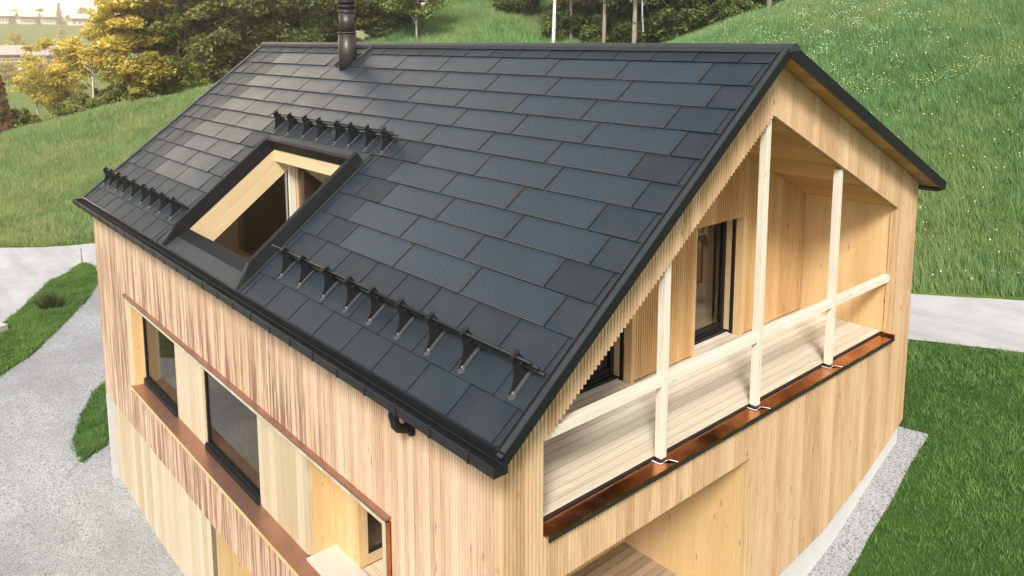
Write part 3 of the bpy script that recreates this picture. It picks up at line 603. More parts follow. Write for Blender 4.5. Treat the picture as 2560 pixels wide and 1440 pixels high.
def h(x,y):
    x=np.asarray(x,float); y=np.asarray(y,float); sh=x.shape; xf=x.ravel(); yf=y.ravel()
    out=np.empty(len(xf))
    for i in range(0,len(xf),20000):
        a=xf[i:i+20000]; b=yf[i:i+20000]
        cx=np.clip(a,-90,14); cy=np.clip(b,-16,54)
        d=np.hypot(cx[:,None]-CP[:,0],cy[:,None]-CP[:,1]); U=np.where(d>0,d*d*np.log(np.maximum(d,1e-9)),0)
        z=U@W_[:-3]+W_[-3]+W_[-2]*cx+W_[-1]*cy
        e=np.hypot(a-cx,b-cy); w=np.clip(e/45,0,1); w=w*w*(3-2*w)
        out[i:i+20000]=z*(1-w)+far_h(a,b)*w
    return out.reshape(sh)
def H(x,y): return float(h(np.array([x]),np.array([y]))[0])
def mesh_np(name,V,F,mats,attr=None,smooth=False,mi=None):
    me=D.meshes.new(name); n=len(V); k=F.shape[1]; me.vertices.add(n); me.vertices.foreach_set('co',V.astype(np.float32).ravel())
    me.loops.add(F.size); me.loops.foreach_set('vertex_index',F.astype(np.int32).ravel()); me.polygons.add(len(F)); me.polygons.foreach_set('loop_start',np.arange(0,F.size,k,dtype=np.int32))
    for m in (mats if isinstance(mats,(list,tuple)) else [mats]): me.materials.append(m)
    if mi is not None: me.polygons.foreach_set('material_index',mi.astype(np.int32))
    if smooth: me.polygons.foreach_set('use_smooth',np.ones(len(F),bool))
    me.update(calc_edges=True)
    if attr is not None:
        a=me.attributes.new('tint','FLOAT','POINT'); a.data.foreach_set('value',attr.astype(np.float32))
    o=D.objects.new(name,me); COL.objects.link(o); return o
def axis(near0,near1,step,far0,far1):
    a=[]; x=near0; st=step
    while x>far0: st*=1.12; x-=st; a.append(x)
    b=[]; x=near1; st=step
    while x<far1: st*=1.12; x+=st; b.append(x)
    return np.array(a[::-1]+list(np.arange(near0,near1+1e-6,step))+b)
gx=axis(-70,10,.8,-3900,600); gy=axis(-14,54,.8,-1500,2400)
GX,GY=np.meshgrid(gx,gy,indexing='ij'); GZ=h(GX,GY)
inh=(GX>-14.4)&(GX<-1.2)&(GY>1.0)&(GY<8.4)
GZ=np.where(inh,GZ-1.2,GZ)
V=np.stack([GX,GY,GZ],-1).reshape(-1,3); nx,ny=len(gx),len(gy)
idx=np.arange(nx*ny).reshape(nx,ny); F=np.stack([idx[:-1,:-1],idx[1:,:-1],idx[1:,1:],idx[:-1,1:]],-1).reshape(-1,4)
tag(mesh_np('ground',V,F,M['meadow'],smooth=True),'green meadow ground of the hillside and valley',kind='structure')
def inside(poly,x,y):
    c=np.zeros(np.shape(x),bool); n=len(poly)
    for i in range(n):
        x1,y1=poly[i]; x2,y2=poly[(i+1)%n]
        with np.errstate(divide='ignore',invalid='ignore'):
            c^=((y1>y)!=(y2>y))&(x<(x2-x1)*(y-y1)/(y2-y1)+x1)
    return c
def dense(poly,step,wob=0.):
    out=[]
    for i,(a,b) in enumerate(zip(poly,poly[1:]+poly[:1])):
        L=math.dist(a,b); n=max(1,int(L/step)); 
        for k in range(n):
            t=k/n; w=wob if 0<k else wob*.5
            out.append((a[0]+(b[0]-a[0])*t+random.gauss(0,w),a[1]+(b[1]-a[1])*t+random.gauss(0,w)))
    return out
def sheet(name,poly,mat,up,step=.4,wob=0.,label=None):
    P=dense(poly,step,wob); xs=[p[0] for p in P]; ys=[p[1] for p in P]
    X,Y=np.meshgrid(np.arange(min(xs),max(xs),step),np.arange(min(ys),max(ys),step)); X=X.ravel()+.01; Y=Y.ravel()+.013
    k=inside(P,X,Y); pts=[Vector(p) for p in P]+[Vector((a,b)) for a,b in zip(X[k],Y[k])]
    n=len(P); v,e,f,*_=delaunay_2d_cdt(pts,[(i,(i+1)%n) for i in range(n)],[],1,1e-5)
    v=np.array([(q.x,q.y) for q in v]); z=h(v[:,0],v[:,1])+up
    return tag(mesh_np(name,np.column_stack([v,z]),np.array(f),mat,smooth=True),label,kind='structure')
STRIP=[(-32.71,3.73),(-33.63,3.45),(-32.85,2.81),(-32.04,1.88),(-29.11,.45),(-27.66,-.35),(-26.73,-.66),(-25.51,-1.74),(-23,-3.2),(-20.6,-3.4),(-21.57,-2.19),(-22.88,-1.21),(-23.83,-.3),(-26.44,1.34),(-28.72,2.58),(-30.2,3.2)]
TRI=[(-20.3,1.3),(-19.8,.72),(-18.26,.01),(-17.23,-.36),(-16.07,-.43),(-16.65,.30),(-17.6,1.1)]
ROAD=[(-41,-14),(-40.2,-6),(-38.79,-.22),(-38.39,1.0),(-36.0,4.34),(-29,9.3),(-20,12.6),(-10,14.6),(-2.42,15.58),(-.21,16.43),(2.5,17.7),(9,21),(10.5,18.3),(3.5,15.2),(.54,13.86),(-1.38,12.76),(-9,11.4),(-19,9),(-27,5.6),(-31.5,3.6),(-32.71,3.73),(-33.63,3.45),(-32.85,2.81),(-32.04,1.88),(-29.11,.45),(-27.66,-.35),(-26.73,-.66),(-25.51,-1.74),(-24.5,-4),(-25,-14)]
DRIVE=[(-30.2,3.2),(-28.72,2.58),(-26.44,1.34),(-23.83,-.3),(-22.88,-1.21),(-21.57,-2.19),(-20.6,-3.4),(-23.5,-6),(-24,-14),(3,-13.5),(3,.0),(-.1,.5),(-15.1,.5),(-15.3,4.5),(-22,6.6),(-27,5.2)]
KERB=[(-.35,9.42),(.30,9.62),(.32,8.8),(.36,8.04),(.34,7.32),(.40,6.49),(.45,4.5),(.5,1),(-.2,.2),(-.2,9.2),(-.3,9.3)]
LAWN=[(.34,9.62),(-.02,9.55),(-3,9.25),(-9,9.25),(-9,11.2),(-1.38,12.6),(.54,13.7),(3.5,15),(9,17),(9,3),(.55,3),(.48,4.5),(.42,6.49),(.36,7.32),(.38,8.04),(.34,8.8)]
sheet('road',ROAD,M['asphalt'],.035,.5,.015,'pale worn asphalt road curving behind the house')
sheet('driveway',DRIVE,M['gravel'],.03,.5,.02,'light grey gravel driveway beside the house')
sheet('gravel_strip',KERB,M['gravel2'],.03,.2,.008,'grey gravel strip along the white plinth')
sheet('lawn_ground',LAWN,M['lawn'],.02,.4,0,'mown lawn earth in front of the gable')
sheet('verge_ground',STRIP,M['lawn'],.06,.4,.05,'grass verge between road and driveway')
sheet('grass_patch_ground',TRI,M['lawn'],.06,.2,.06,'grass patch in the gravel by the house corner')
# ---- grass blades
def vnoise(x,y,seed=0):
    xi=np.floor(x).astype(np.int64); yi=np.floor(y).astype(np.int64); fx=x-xi; fy=y-yi; fx=fx*fx*(3-2*fx); fy=fy*fy*(3-2*fy)
    def hs(a,b):
        q=(a*374761393+b*668265263+seed*982451653)&0x7fffffff; q=((q^(q>>13))*1274126177)&0x7fffffff; return ((q^(q>>16))&0xffff)/65535.
    return (hs(xi,yi)*(1-fx)+hs(xi+1,yi)*fx)*(1-fy)+(hs(xi,yi+1)*(1-fx)+hs(xi+1,yi+1)*fx)*fy
def blades(name,poly,count,hh,ww,lean,mat,label,avoid=(),up=.02,wfun=None,ps=1.,clump=0):
    xs=[p[0] for p in poly]; ys=[p[1] for p in poly]; X=[];Y=[];n=0
    while n<count:
        x=RNG.uniform(min(xs),max(xs),count); y=RNG.uniform(min(ys),max(ys),count); k=inside(poly,x,y)
        for a in avoid: k&=~inside(a,x,y)
        if wfun is not None: k&=RNG.uniform(0,1,count)<wfun(x,y)
        X.append(x[k]); Y.append(y[k]); n+=k.sum()
    x=np.concatenate(X)[:count]; y=np.concatenate(Y)[:count]
    if clump: x=x+RNG.normal(0,clump,count); y=y+RNG.normal(0,clump,count)
    z=h(x,y)+up-.02
    # lumps: height and lean vary in soft patches
    pat=(vnoise(x*2.6/ps,y*2.6/ps,1)+.6*vnoise(x*6.1/ps,y*6.1/ps,2)-.8)*1.6; pat2=(vnoise(x*.55/ps,y*.55/ps,3)+.5*vnoise(x*1.2/ps,y*1.2/ps,4)-.75)*1.6
    H_=hh*RNG.uniform(.55,1.3,count)*np.clip(1+.38*pat+.25*pat2,.25,2); W=ww*RNG.uniform(.7,1.3,count)
    az=RNG.uniform(0,2*math.pi,count); la=RNG.uniform(0,2*math.pi,count)*.7+.8*pat2+.5*pat+.6; ln=lean*RNG.uniform(.3,1.6,count)*H_
    ca,sa=np.cos(az)*W,np.sin(az)*W
    V=np.empty((count,3,3)); V[:,0]=np.stack([x-ca,y-sa,z],-1); V[:,1]=np.stack([x+ca,y+sa,z],-1); V[:,2]=np.stack([x+np.cos(la)*ln,y+np.sin(la)*ln,z+H_],-1)
    t=np.clip(RNG.uniform(0,.72,count)+.26*pat+.22*pat2,0,.94); T=np.repeat(t,3); T=T.reshape(-1,3); T[:,:2]*=.45; T[:,2]=np.minimum(T[:,2]*1.25,.94)
    tag(mesh_np(name,V.reshape(-1,3),np.arange(count*3).reshape(-1,3),mat,T.ravel()),label,kind='stuff')
LG=[(9,4),(.42,4),(.40,6.49),(.36,7.32),(.38,8.04),(.33,8.8),(.31,9.6),(-.02,9.5),(-1.5,9.3),(-3,9.3),(-3,12.35),(-1.38,12.72),(.54,13.82),(3.5,15.1),(6,16.2),(9,14)]
blades('lawn_grass',LG,170000,.085,.0095,.55,M['lawn_grass'],'mown lawn grass below the gable wall',up=.02,ps=.45,wfun=lambda x,y:np.clip(1.25-np.hypot(x-1,y-9)/14,.12,1))
HILL=[(-24,20),(-14,15.5),(-2.42,15.7),(-.21,16.6),(2.5,17.9),(9,21.2),(13,26),(13,42),(-4,47),(-24,45),(-27,34)]
blades('meadow_grass',HILL,600000,.33,.0115,.45,M['hill_grass'],'tall meadow grass on the slope behind the house',up=0,wfun=lambda x,y:np.clip((1.5-(y-15)/30),.3,1))
LM=[(-38.9,-1),(-38.5,1.0),(-36.1,4.5),(-30,9.5),(-33,17),(-44,22),(-66,24),(-70,6),(-70,-4),(-45,-8)]
blades('meadow_grass',LM,340000,.31,.016,.5,M['left_grass'],'pale tall grass on the meadow beyond the road',up=0,wfun=lambda x,y:np.clip(1.3-(-x-36)/40,.3,1))
BM=[(-62,24),(-44,22),(-33,17),(-24,20),(-27,34),(-30,44),(-45,60),(-75,60),(-75,30)]
blades('meadow_grass',BM,130000,.45,.03,.5,M['hill_grass'],'far meadow grass on the rise between the woods',up=0,wfun=lambda x,y:np.where((x<-38)&(y>26),1,.15))
blades('verge_grass',STRIP,70000,.10,.011,.5,M['strip_grass'],'short grass on the verge beside the road',up=.06,clump=.06)
blades('verge_grass',TRI,16000,.09,.009,.5,M['lawn_grass'],'dark short grass patch beside the house corner',up=.06,clump=.05)
def flowers(name,poly,count,mat,label,size,hh,wfun=None,up=0):
    xs=[p[0] for p in poly]; ys=[p[1] for p in poly]; X=[];Y=[];n=0
    while n<count:
        x=RNG.uniform(min(xs),max(xs),count*3); y=RNG.uniform(min(ys),max(ys),count*3); k=inside(poly,x,y)
        if wfun is not None: k&=RNG.uniform(0,1,count*3)<wfun(x,y)
        X.append(x[k]);Y.append(y[k]); n+=k.sum()
    x=np.concatenate(X)[:count]; y=np.concatenate(Y)[:count]; z=h(x,y)+hh*RNG.uniform(.7,1.2,count)+up; s=size*RNG.uniform(.5,1.3,count)
    V=np.empty((count,4,3)); 
    for i,(a,b) in enumerate(((-1,-.4),(1,-.5),(.9,.6),(-1,.5))): V[:,i]=np.stack([x+a*s,y+b*s*.6,z+b*s],-1)
    tag(mesh_np(name,V.reshape(-1,3),np.arange(count*4).reshape(-1,4),mat),label,kind='stuff')
def blob(cx,cy,r): return lambda x,y: np.exp(-((x-cx)**2+(y-cy)**2)/r**2)
flowers('meadow_flowers',HILL,2600,M['flower_white'],'white blossoms scattered over the upper slope',.016,.42,lambda x,y:.03+.9*(np.sin(x*2.7+np.sin(y*1.9))*np.cos(y*2.3)>.15)*np.exp(-((x+13)**2+(y-29.5)**2)/30))
flowers('meadow_flowers',HILL,3000,M['flower_yellow'],'pale yellow flower drift across the slope',.015,.42,lambda x,y:.015+np.exp(-((y-25.4-.30*(x+4)-.35*np.sin(x*1.3))/.55)**2)*np.clip((np.sin(x*2.1)+1.2),0,1))
flowers('meadow_flowers',LM,1200,M['flower_yellow'],'yellow flowers in the meadow beyond the road',.022,.4)
flowers('verge_flowers',STRIP,90,M['flower_yellow'],'small yellow flowers on the grass verge',.02,.1,blob(-23.5,-1.6,1.6),.06)
# ---- trees
def leaf_mesh(P,size,up_bias=.5,aspect=.6,tint=None):
    n=len(P); nr=RNG.normal(0,1,(n,3)); nr[:,2]=np.abs(nr[:,2])+up_bias; nr/=np.linalg.norm(nr,axis=1)[:,None]
    a=np.cross(nr,RNG.normal(0,1,(n,3))); a/=np.linalg.norm(a,axis=1)[:,None]+1e-9; b=np.cross(nr,a)
    s=(size*RNG.uniform(.55,1.35,n))[:,None]; a=a*s; b=b*s*aspect
    V=np.stack([P-a,P-b*.9+a*.1,P+a,P+b*.9-a*.1],1).reshape(-1,3); F=np.arange(n*4).reshape(-1,4)
    t=RNG.uniform(0,.9,n) if tint is None else tint
    return V,F,np.repeat(t,4)
def limb(mb,p0,p1,r0,r1,bend=.12,n=6,seg=5):
    p0=Vector(p0);p1=Vector(p1);L=(p1-p0).length; off=Vector([random.gauss(0,bend*L) for _ in range(3)]); off.z*=.3
    pts=[p0.lerp(p1,i/seg)+off*math.sin(math.pi*i/seg)*.6 for i in range(seg+1)]
    mb.tube(pts,[r0+(r1-r0)*i/seg for i in range(seg+1)],n); return pts
def broadleaf(name,hgt,rad,base,leaf,nclump,nleaf,lsize,bark_,shape='round',trunk_r=.14,lean=(0,0),flat=.55,spread=.42):
    """returns an Empty with a trunk (limbs included) and a crown of leaf-sized faces"""
    root=D.objects.new(name,None); COL.objects.link(root)
    tm=MB(); top=Vector((lean[0],lean[1],hgt*.93)); tp=limb(tm,(0,0,-.3),top,trunk_r,trunk_r*.18,.05,8,9)
    C=[]
    while len(C)<nclump:
        u=random.random(); z=base+(hgt-base)*u
        if shape=='round': pr=math.sin(math.pi*min(1,u*.85+.13))**.7
        elif shape=='cone': pr=(1-u)**.8*.95+.08
        elif shape=='oval': pr=math.sin(math.pi*(u*.8+.12))**.6
        else: pr=1-.25*u
        rr=rad*pr*math.sqrt(random.uniform(.10,1))*random.uniform(.8,1.12); an=random.uniform(0,2*math.pi)
        i=min(int(u*9),8); ax=lean[0]*z/hgt,lean[1]*z/hgt
        C.append((ax[0]+rr*math.cos(an),ax[1]+rr*math.sin(an),z))
    for c in random.sample(C,min(len(C),26)):
        z0=max(.15*hgt,c[2]-random.uniform(.08,.2)*hgt-.25*math.hypot(c[0],c[1])); k=z0/(hgt*.93)*9; i=min(int(k),8); q=tp[i].lerp(tp[i+1],k-i)
        limb(tm,q,c,trunk_r*.34,trunk_r*.05,.1,5,4)
    trunk=tm.build('trunk',bark_,root,True)
    P=[];T=[]
    for c in C:
        k=int(nleaf*random.uniform(.5,1.5)); s=rad*spread*random.uniform(.5,1.1)
        d=RNG.normal(0,1,(k,3)); d/=np.linalg.norm(d,axis=1)[:,None]; q=d*(RNG.uniform(0,1,(k,1))**.45)*s; q[:,2]*=flat; q[:,2]-=.18*np.hypot(q[:,0],q[:,1])
        P.append(np.array(c)+q); T.append(np.clip(random.uniform(0,.68)+RNG.uniform(0,.26,k),0,.94))
    V,F,t=leaf_mesh(np.concatenate(P),lsize,.7,.62,np.concatenate(T)); cr=mesh_np('crown',V,F,leaf,t); attach(cr,root)
    return root
def spruce(name,hgt,rad,base,leaf,lsize,bark_,trunk_r=.16,n=60,per=260):
    root=D.objects.new(name,None); COL.objects.link(root); tm=MB(); limb(tm,(0,0,-.4),(0,0,hgt*.99),trunk_r,.02,.008,9,9); P=[]
    for i in range(n):
        u=(i+random.random())/n; z=base+(hgt-base)*u; L=rad*((1-u)**.8+.05)*random.uniform(.7,1.1); an=i*2.4+random.uniform(-.4,.4)
        e=Vector((math.cos(an)*L,math.sin(an)*L,z-L*.35)); limb(tm,(0,0,z),e,.03,.008,.03,4,3)
        t=RNG.uniform(.08,1,per)**.7; p=np.array([0,0,z])+t[:,None]*(np.array(e)-np.array([0,0,z])); w=L*.16*(1.2-t)
        p[:,0]+=RNG.normal(0,1,per)*w; p[:,1]+=RNG.normal(0,1,per)*w; p[:,2]-=np.abs(RNG.normal(0,1,per))*L*.16; P.append(p)
    tm.build('trunk',bark_,root,True)
    V,F,t=leaf_mesh(np.concatenate(P),lsize,.2,.28); cr=mesh_np('crown',V,F,leaf,t); attach(cr,root); return root
def bush(name,hgt,rad,leaf,nc,nl,ls): return broadleaf(name,hgt,rad,.05,leaf,nc,nl,ls,M['bark'],'flat',.03,spread=.38,flat=.8)
def place(root,x,y,label,cat='tree',group=None,rz=0.,sc=1.,dz=0.):
    root.location=(x,y,H(x,y)+dz); root.rotation_euler[2]=rz; root.scale=(sc,sc,sc); tag(root,label,cat,group); return root
def again(proto,*a,**k): return place(dup_tree(proto),*a,**k)
TG='trees along the meadow crest'
big=broadleaf('broadleaf_tree',11.5,3.5,.8,M['leaf_amber'],95,330,.17,M['bark_grey'],'oval',.24)
glow_tree=broadleaf('broadleaf_tree',11.2,2.9,1.2,M['leaf_glowtint'],85,300,.17,M['bark_grey'],'oval',.2)
place(glow_tree,-57.5,13.07,'tall tree with sun glow coloured into its leaves, standing highest at the left meadow crest','tree',TG)
place(big,-57.6,16.2,'large amber green tree directly right of the glow tinted tree','tree',TG)
olive=broadleaf('broadleaf_tree',12.5,3.4,.4,M['leaf_olive'],110,330,.17,M['bark'],'oval',.25)
place(olive,-55.9,18.6,'large olive brown tree reaching down to the left end of the ridge','tree',TG)
again(olive,-56.4,22.3,'wide olive tree rising above the left end of the roof ridge','tree',TG,2.1,1.05)
dgreen=broadleaf('broadleaf_tree',12,3.3,.3,M['leaf_brown'],110,330,.17,M['bark'],'oval',.25)
place(dgreen,-54.5,25.2,'dark green tree left of the chimney pipe','tree',TG,1.0)
again(olive,-54.6,28.0,'brownish green tree directly behind the chimney pipe','tree',TG,4.0,.95)
again(dgreen,-57.5,24.0,'dark tree deeper in the wood left of the chimney','tree',TG,3.3,1.1)
again(dgreen,-60,28.5,'tall dark tree deeper in the wood behind the chimney','tree',TG,5.0,1.1)
again(olive,-61,20,'olive tree half hidden deep in the wood above the roof corner','tree',TG,.7,1.05)
light=broadleaf('broadleaf_tree',8.5,2.5,2.1,M['leaf_light'],60,230,.13,M['bark_grey'],'oval',.1)
place(light,-46.6,30.6,'slender light green tree with visible grey trunk right of the chimney','tree',TG)
again(dgreen,-53,32.0,'dark tree behind the light green slender tree','tree',TG,1.7,.85)
slim=broadleaf('slender_tree',6.6,1.6,2.5,M['leaf_glowtint'],30,120,.13,M['bark_pale'],'oval',.10,(.3,.1),spread=.5)
place(slim,-59.5,10.2,'slender glow tinted tree with curved pale trunk beside the tall glow tinted tree','tree',TG,.4)
slim2=broadleaf('slender_tree',5.6,1.35,2.2,M['leaf_glowtint'],24,110,.13,M['bark_pale'],'oval',.085,(-.3,.3),spread=.5)
place(slim2,-58.4,11.7,'short slender tree with bent trunk in front of the tall glow tinted tree','tree',TG,2.)
slim3=broadleaf('slender_tree',6.6,1.4,1.7,M['leaf_glowtint'],32,115,.13,M['bark_pale'],'oval',.085,(-.35,-.1),spread=.5)
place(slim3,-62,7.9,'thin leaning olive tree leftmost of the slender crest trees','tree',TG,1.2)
again(slim2,-63.2,9.6,'thin airy tree with several pale stems left of the curved trunk','tree',TG,4.2,.95)
again(slim3,-64,8.7,'airy olive tree behind the thin leaning tree','tree',TG,3.9,.7)
again(slim,-61.6,9.2,'glow tinted slender tree left of the curved pale trunk','tree',TG,2.6,.9)
again(slim,-64.6,7.6,'pale glow tinted tree behind the thin leaning tree','tree',TG,5.1,.85)
fir=spruce('conifer',4.2,1.1,.15,M['rust_needle'],.12,M['bark'],.08,46,200)
place(fir,-61.6,4.75,'small reddish brown conifer at the left picture edge','conifer')
b1=bush('bush',1.5,1.2,M['leaf_amber'],26,110,.11); BG='bushes along the meadow crest'
place(b1,-62.3,6.0,'low olive bush beside the small reddish conifer','bush',BG)
for i,(x,y,l,s) in enumerate([(-62.6,6.8,'rounded bush left of the thin leaning tree',.9),(-61.2,8.6,'bush at the foot of the airy thin trees',1.2),(-60.2,9.4,'taller bush left of the curved pale trunk',1.5),(-59.3,11.0,'bush between the curved trunk and the bent trunk',1.5),(-58.4,12.4,'dense bush under the tall glow tinted tree',1.8),(-57.6,14.3,'broad bush at the foot of the amber green tree',2.0),(-56.6,16.6,'bush at the meadow edge under the large amber tree',1.9),(-55.6,17.4,'bush at the meadow edge near the left roof corner',1.7)]):
    again(b1,x,y,l,'bush',BG,i*1.3,s*.72)
# wood on the right
WG='trees of the wood above the ridge'
birch=broadleaf('birch_tree',15,2.6,8.2,M['leaf_green'],40,170,.13,M['birch'],'oval',.155,(.15,.1))
place(birch,-38.43,37.67,'white barked birch standing leftmost and nearest of the wood','birch',WG)
for i,(x,y,l,s) in enumerate([(-34.9,44.5,'thin white birch right of the thick brown trunk',.62),(-37.5,47.2,'far thin birch just behind the thick brown trunk',.6)]): again(birch,x,y,l,'birch',WG,1+i*2,s)
pine=spruce('spruce_tree',17,3.0,5.2,M['needle'],.2,M['bark_grey'],.22,44,260)
place(pine,-34.96,43.12,'spruce with thick brown trunk and hanging twigs','spruce',WG)
for i,(x,y,l,s) in enumerate([(-37.3,42.2,'spruce with mottled trunk left of the thick one',.85),(-40.2,41.4,'thin dark spruce trunk between the birch and mottled trunk',.7),(-20.4,38.3,'brown spruce trunk at the right end of the wood on the slope',.8),(-27.5,49.5,'tall spruce deep in the right part of the wood',1.0),(-44,47,'tall spruce deep in the left part of the wood',1.05)]): again(pine,x,y,l,'spruce',WG,1+i*1.7,s)
wood_t=broadleaf('forest_tree',12,3.2,.5,M['leaf_green'],90,300,.16,M['bark'],'round',.2)
place(wood_t,-41.5,44.5,'dark leafy tree behind the leftmost white birch','tree',WG)
for i,(x,y,l,s) in enumerate([(-38.5,48.5,'dark leafy tree behind the thick brown trunk',1.0),(-34.5,49.5,'dark leafy tree right of the thin white birch',1.0),(-30.8,50.5,'dark leafy tree in the middle of the right wood',1.05),(-27.0,47.5,'dark leafy tree near the right end of the wood',.9),(-23.6,44.5,'leafy tree beside the brown trunk on the slope',.85),(-47.5,42,'leafy tree at the left edge of the wood',.75),(-45,50,'leafy tree far behind the white birch',1.1),(-34,55,'tall leafy tree at the back of the wood',1.25),(-28,55,'leafy tree at the back right of the wood',1.2),(-40,54,'tall leafy tree at the back left of the wood',1.25)]): again(wood_t,x,y,l,'tree',WG,1+i*1.1,s)
b2=bush('undergrowth_bush',2.2,1.7,M['leaf_green'],36,130,.12); UG='undergrowth bushes of the wood'
place(b2,-40.6,40.6,'undergrowth bush right behind the white birch','bush',UG)
for i,(x,y,l,s) in enumerate([(-38.6,43.2,'undergrowth bush left of the mottled trunk',1.1),(-36.3,44.2,'undergrowth bush between mottled and thick trunk',1.1),(-33.2,45.2,'undergrowth bush right of the thin birch',1.3),(-31.2,46.4,'wide undergrowth bush in the middle of the right wood',1.3),(-29.3,46.2,'undergrowth bush sloping down to the meadow crest',1.2),(-27.4,44.6,'undergrowth bush near the meadow edge',1.1),(-25.2,42.6,'undergrowth bush close to the right end of the wood',1.0),(-23.2,40.6,'undergrowth bush just left of the brown trunk',.9)]): again(b2,x,y,l,'bush',UG,i*1.9,s)
lb=bush('shrub',1.5,1.1,M['leaf_light'],30,110,.10); place(lb,-21.6,37.2,'pale twiggy shrub at the crest of the right slope','shrub')
sap=broadleaf('sapling',4.2,.8,1.0,M['leaf_light'],12,50,.10,M['bark_grey'],'oval',.035); place(sap,-50.5,41.5,'thin bare sapling on the grassy rise between the woods','sapling')
# ---- verge objects
def tuft(x,y):
    n=420; an=RNG.uniform(0,2*math.pi,n); r=RNG.uniform(0,.32,n)**1; px,py=np.cos(an)*r,np.sin(an)*r; hh=RNG.uniform(.35,.8,n)
    V=np.empty((n,3,3)); a2=RNG.uniform(0,2*math.pi,n); V[:,0]=np.stack([px-np.cos(a2)*.012,py-np.sin(a2)*.012,0*px],-1); V[:,1]=np.stack([px+np.cos(a2)*.012,py+np.sin(a2)*.012,0*px],-1); V[:,2]=np.stack([px*2.2,py*2.2,hh],-1)
    o=mesh_np('sedge_tuft',V.reshape(-1,3),np.arange(n*3).reshape(-1,3),M['sedge'],np.repeat(RNG.uniform(0,.9,n),3)); o.location=(x,y,H(x,y)+.05); return o
tag(tuft(-28.3,1.2),'dark bushy sedge tuft in the middle of the grass verge','grass tuft')
m=MB(); m.tube([(0,0,-.2),(0,0,.4),(-.02,0,.82)],[.026,.026,.02],8); m.tube([(-.02,0,.82),(-.02,0,.835)],.027,8); o=m.build('marker_post',M['bark']); o.location=(-33.1,3.35,H(-33.1,3.35)+.05); tag(o,'thin brown marker post at the tip of the grass verge','post')
m=MB(); m.hexa([(-.5,-.45,-.2),(.5,-.45,-.2),(.5,.45,-.2),(-.5,.45,-.2),(-.47,-.42,.32),(.47,-.42,.32),(.47,.42,.32),(-.47,.42,.32)]); o=m.build('concrete_block',M['concrete'],bevel=.03); o.location=(-26.9,-1.0,H(-26.9,-1.0)); o.rotation_euler[2]=.5; tag(o,'pale concrete block at the left end of the grass verge','block')
# ---- farmhouses in the valley
def farm(x,y,w,d,hw,hr,rz,label,roofm,balc,group=None,base=None):
    z=H(x,y)-.2 if base is None else base; e=empty('farmhouse',(x,y,z),label,'house',group); e.rotation_euler[2]=rz
    def add(mb,n,m_,par=e):
        o=mb.build(n,m_); o.parent=par; return o
    a=MB(); a.box(-w/2,w/2,-d/2,d/2,-1.5,hw*.5); wl=add(a,'wall',M['fwall'])
    a=MB(); a.box(-w/2,w/2,-d/2,d/2,hw*.5+.002,hw); a.prism([(-d/2,hw),(d/2,hw),(0,hr-.2)],lambda p,q:(-w/2+.05,p,q),lambda p,q:(w/2-.05,p,q)); add(a,'timber_storey',M['fwood'])
    a=MB()
    for sg in (-1,1): a.hexa([(-w/2-.8,sg*(d/2+1.1),hw-.45),(w/2+.8,sg*(d/2+1.1),hw-.45),(w/2+.8,0,hr),(-w/2-.8,0,hr),(-w/2-.8,sg*(d/2+1.1),hw-.2),(w/2+.8,sg*(d/2+1.1),hw-.2),(w/2+.8,0,hr+.25),(-w/2-.8,0,hr+.25)])
    add(a,'roof',roofm)
    if balc:
        a=MB(); a.box(-w/2,w/2,-d/2-1.2,-d/2-.01,hw*.5-.1,hw*.5+.1); a.box(-w/2,w/2,-d/2-1.2,-d/2-1.1,hw*.5+.95,hw*.5+1.1)
        for i in range(14): t=-w/2+.05+i*(w-.2)/13; a.box(t,t+.12,-d/2-1.19,-d/2-1.11,hw*.5+.11,hw*.5+.94)
        add(a,'balcony',M['fwall'])
    k0=None
    for i in range(5):
        t=-w/2+w*(i+.5)/5
        a=MB(); a.box(t-.5,t+.5,-d/2-.05,-d/2-.004,.8,2.0); add(a,'window',M['fglass'])
        a=MB(); a.box(t-.5,t+.5,-d/2-.05,-d/2-.004,hw*.5+1.2,hw*.5+2.2); add(a,'window',M['fglass'])
    return e
fz=1.57
farm(-288.3,52.2,12.5,9,5.6,8,1.45,'brown valley farmhouse with white ground floor and long balcony',M['froof'],True)
farm(-298.3,39.5,15,10,5.2,7.6,1.50,'wide brown valley barn at the left picture edge',M['froof'],True)
VG='row of far village houses'
for i,(x,y,w,l) in enumerate([(-591.5,80,9,'leftmost far village house with pale roof'),(-599,88.5,12,'long far village house second from the left'),(-583.5,93,8,'small dark far village house third from the left'),(-591,99.5,9,'far village house fourth from the left with pale roof'),(-582,106,9,'far village house beside the pointed tree'),(-562,121,16,'long pale far village hall right of the pointed tree'),(-557,140,20,'broad white far village building behind the tall glow tinted tree')]):
    farm(x,y,w,8,4.6,7.2,1.45+.12*(i%3),l,M['froof2'],False,VG)
vt=broadleaf('valley_tree',12,5,1,M['leaf_glowtint'],40,90,.55,M['bark'],'round',.3); VT='trees scattered in the valley'
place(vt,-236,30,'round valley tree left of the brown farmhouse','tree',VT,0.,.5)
rr=random.Random(3)
for i,(x,y,s,l) in enumerate([(-250,33,.45,'valley tree above the wide barn at the left edge'),(-275,47.5,.4,'valley tree between the barn and the brown farmhouse'),(-330,66,.6,'valley tree behind the brown farmhouse'),(-350,50,.7,'valley tree behind the wide barn'),(-330,84,.6,'valley tree right of the brown farmhouse'),(-420,80,.5,'lone valley tree in the bright far field'),(-610,92,.7,'valley tree behind the left village houses'),(-620,108,.8,'valley tree behind the middle village houses'),(-600,130,.9,'broad valley tree behind the long village hall'),(-620,150,1.,'broad valley tree behind the white village building')]): again(vt,x,y,l,'tree',VT,i*1.1,s)
vf=spruce('valley_spruce',14,3,.5,M['rust_needle'],.6,M['bark'],.2,40,60); place(vf,-575,110.5,'pointed valley spruce between the village houses','spruce',VT)
